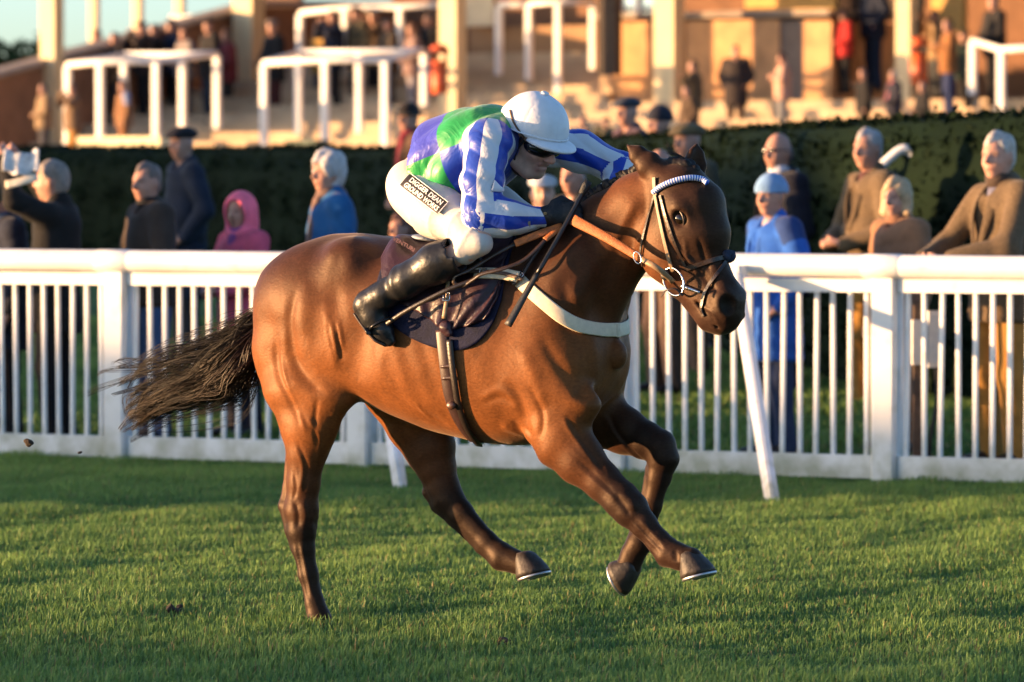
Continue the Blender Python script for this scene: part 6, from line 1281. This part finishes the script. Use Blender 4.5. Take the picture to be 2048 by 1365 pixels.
    BRN = (.13, .075, .04); BK = (.014, .013, .014)
    rows = [
     (88, 168, 330, -2.5, 200, 'man in tan jacket at the foot of the sloping wall, left edge', (.22, .15, .09), (.04, .04, .05), dict(hair=('short', (.1, .07, .05)), arms='front')),
     (146, 170, 335, -2.5, 205, 'man in brown coat with ochre trousers beside the sloping wall', (.16, .10, .06), (.34, .17, .05), dict(hair=('short', (.1, .07, .06)), arms='up')),
     (248, 162, 330, -2.5, 195, 'man in black waistcoat with pale blue sleeves below the left barrier', (.20, .10, .05), (.20, .09, .04), dict(hair=('short', (.12, .07, .05)), two=(.25, .32, .5), arms='down')),
     (232, 66, 250, 3.2, 205, 'man in brown jacket leaning on the left barrier', BRN, (.05, .04, .04), dict(hair=('short', (.14, .08, .05)), arms='front')),
     (286, 44, 240, 3.6, 200, 'man in dark coat at the middle of the left barrier', (.03, .022, .02), BK, dict(hat=('flat', (.025, .02, .02)), arms='up')),
     (312, 50, 240, 4.4, 190, 'person in black behind the left barrier beside the man in dark coat', BK, BK, dict(hair=('short', (.03, .02, .02)), arms='up')),
     (370, 56, 240, 3.6, 210, 'woman in pale grey top behind the left barrier', (.22, .19, .18), (.05, .05, .06), dict(hair=('long', (.16, .08, .05)), arms='front')),
     (420, 38, 250, 3.4, 205, 'man in black jacket and black cap at the right end of the left barrier', BK, (.02, .03, .045), dict(hat=('flat', BK), arms='front')),
     (548, 40, 262, 4.2, 205, 'man with grey cap in black coat just right of the tall cream column', BK, (.05, .015, .015), dict(hat=('flat', (.2, .16, .14)), arms='front')),
     (668, 22, 230, 4.8, 200, 'man in navy coat at the left of the group on the upper steps', (.014, .018, .035), BK, dict(hair=('short', (.1, .06, .04)), arms='up')),
     (715, 14, 225, 5.0, 205, 'man in olive coat among the group on the upper steps', (.09, .07, .04), (.03, .03, .03), dict(hat=('flat', (.05, .04, .03)), arms='pocket')),
     (778, 36, 235, 4.6, 200, 'man in dark cap and brown jacket among the group on the upper steps', (.055, .042, .032), (.03, .03, .035), dict(hat=('flat', (.05, .05, .055)), arms='front')),
     (826, 48, 235, 4.4, 195, 'woman in mauve grey coat at the right of the group on the upper steps', (.20, .13, .12), (.22, .20, .22), dict(hair=('bob', (.12, .06, .04)), arms='front')),
     (1388, 122, 300, .5, 160, 'brown coated person in front of the kiosk beside its column', (.10, .07, .04), (.08, .05, .04), dict(hair=('short', (.16, .09, .05)), arms='side', arm2='down')),
     (1375, 172, 330, -3, 200, 'man in brown jacket lower down in front of the kiosk column', (.07, .045, .03), (.05, .04, .03), dict(hair=('short', (.06, .04, .03)), arms='pocket')),
     (1472, 92, 268, 2.8, 250, 'dark coated man standing against the sunlit kiosk wall', (.035, .026, .024), (.05, .03, .025), dict(hair=('short', (.05, .03, .03)), arms='pocket', hem=.55)),
     (1566, 106, 275, 2.0, 185, 'woman with dark hat and pale pink top striding before the kiosk door', (.42, .25, .19), (.14, .14, .15), dict(hat=('brim', (.06, .03, .03)), arms='chest')),
     (1728, 138, 300, .6, 190, 'man in black with red tie stretching an arm to the left', BK, BK, dict(hair=('short', (.08, .05, .05)), arms='down', arm2='side', shirt=(.3, .05, .05))),
     (1748, -60, 190, 6.0, 200, 'tall figure in dark blue cut off by the top of the picture', (.012, .017, .035), (.012, .022, .045), dict(hair=('short', (.04, .03, .02)), arms='pocket', H=2.05)),
     (1788, 142, 300, .4, 200, 'fair man in navy coat with pink scarf by the thin column', (.018, .018, .03), BK, dict(hair=('short', (.40, .32, .28)), scarf=(.4, .12, .16), arms='front')),
     (1846, 165, 315, -1.5, 200, 'person in black crouching beside the thin column at right', BK, BK, dict(hair=('short', (.3, .2, .15)), arms='front')),
     (1898, 38, 235, 2.4, 190, 'man in rust brown jacket and navy jeans near the right barrier', (.20, .085, .03), (.02, .03, .085), dict(hair=('short', (.12, .06, .03)), arms='chest', bulk=1.15)),
     (1990, -10, 215, 3.0, 200, 'man in black at the top right corner behind the barrier', BK, BK, dict(hair=('short', (.2, .12, .08)), arms='front')),
     (1832, -50, 110, 5.2, 200, 'figure in black beside the thin column, head out of the picture', BK, BK, dict(hair=('short', (.05, .03, .02)), arms='down')),
     (1168, 232, 380, -22, 205, 'distant man in dusky coat just right of the jockey\'s cap', (.10, .07, .07), (.05, .05, .05), dict(hair=('short', (.12, .08, .07)), arms='front')),
    ]
    rows += [
     (196, 60, 250, 4.6, 200, 'man in rust coat at the far left of the people behind the left barrier', (.17, .08, .04), BK, dict(hair=('short', (.1, .06, .04)), arms='pocket')),
     (345, 40, 240, 4.8, 205, 'man in navy anorak and grey hat behind the left barrier', (.02, .025, .05), BK, dict(hat=('beanie', (.12, .11, .11)), arms='front')),
     (455, 60, 250, 5.2, 200, 'woman in wine red coat near the tall cream column', (.16, .03, .035), (.03, .03, .03), dict(hair=('bob', (.1, .05, .03)), arms='front')),
     (640, 44, 232, 6.0, 200, 'boy in ochre jumper behind the long barrier', (.30, .18, .05), (.03, .03, .05), dict(hair=('thick', (.08, .05, .03)), arms='down')),
     (750, 22, 225, 6.2, 205, 'man in pale cap and brown tweed at the back of the upper group', (.12, .08, .05), BK, dict(hat=('flat', (.42, .34, .24)), arms='up', tweed=1)),
     (860, 30, 225, 5.6, 200, 'man in black at the right end of the long barrier', BK, BK, dict(hair=('short', (.2, .16, .13)), arms='front')),
     (1690, 20, 190, 5.4, 200, 'woman in scarlet jacket at the top beside the kiosk', (.34, .02, .02), BK, dict(hair=('bob', (.05, .03, .02)), arms='front')),
     (1930, 60, 240, 4.0, 200, 'man in dark green coat behind the rust brown jacket', (.03, .045, .03), BK, dict(hat=('flat', (.04, .05, .03)), arms='pocket')),
     (1872, 20, 200, 5.5, 205, 'man in camel coat at the top right behind the litter bin', (.30, .19, .10), (.05, .05, .05), dict(hair=('short', (.15, .1, .08)), arms='up')),
     (1215, 236, 380, -20, 200, 'distant man with cap in olive jacket left of the plum checked jacket', (.09, .08, .05), (.05, .05, .05), dict(hat=('flat', (.07, .06, .05)), arms='up')),
    ]
    for u, vt, vf, q, yaw, lab, c1, c2, kw in rows: far(u, vt, vf, q, yaw, lab, c1, c2, **kw)
build_ground()
build_fence()
build_background()
build_horse()
build_tack()
build_jockey()
build_people()
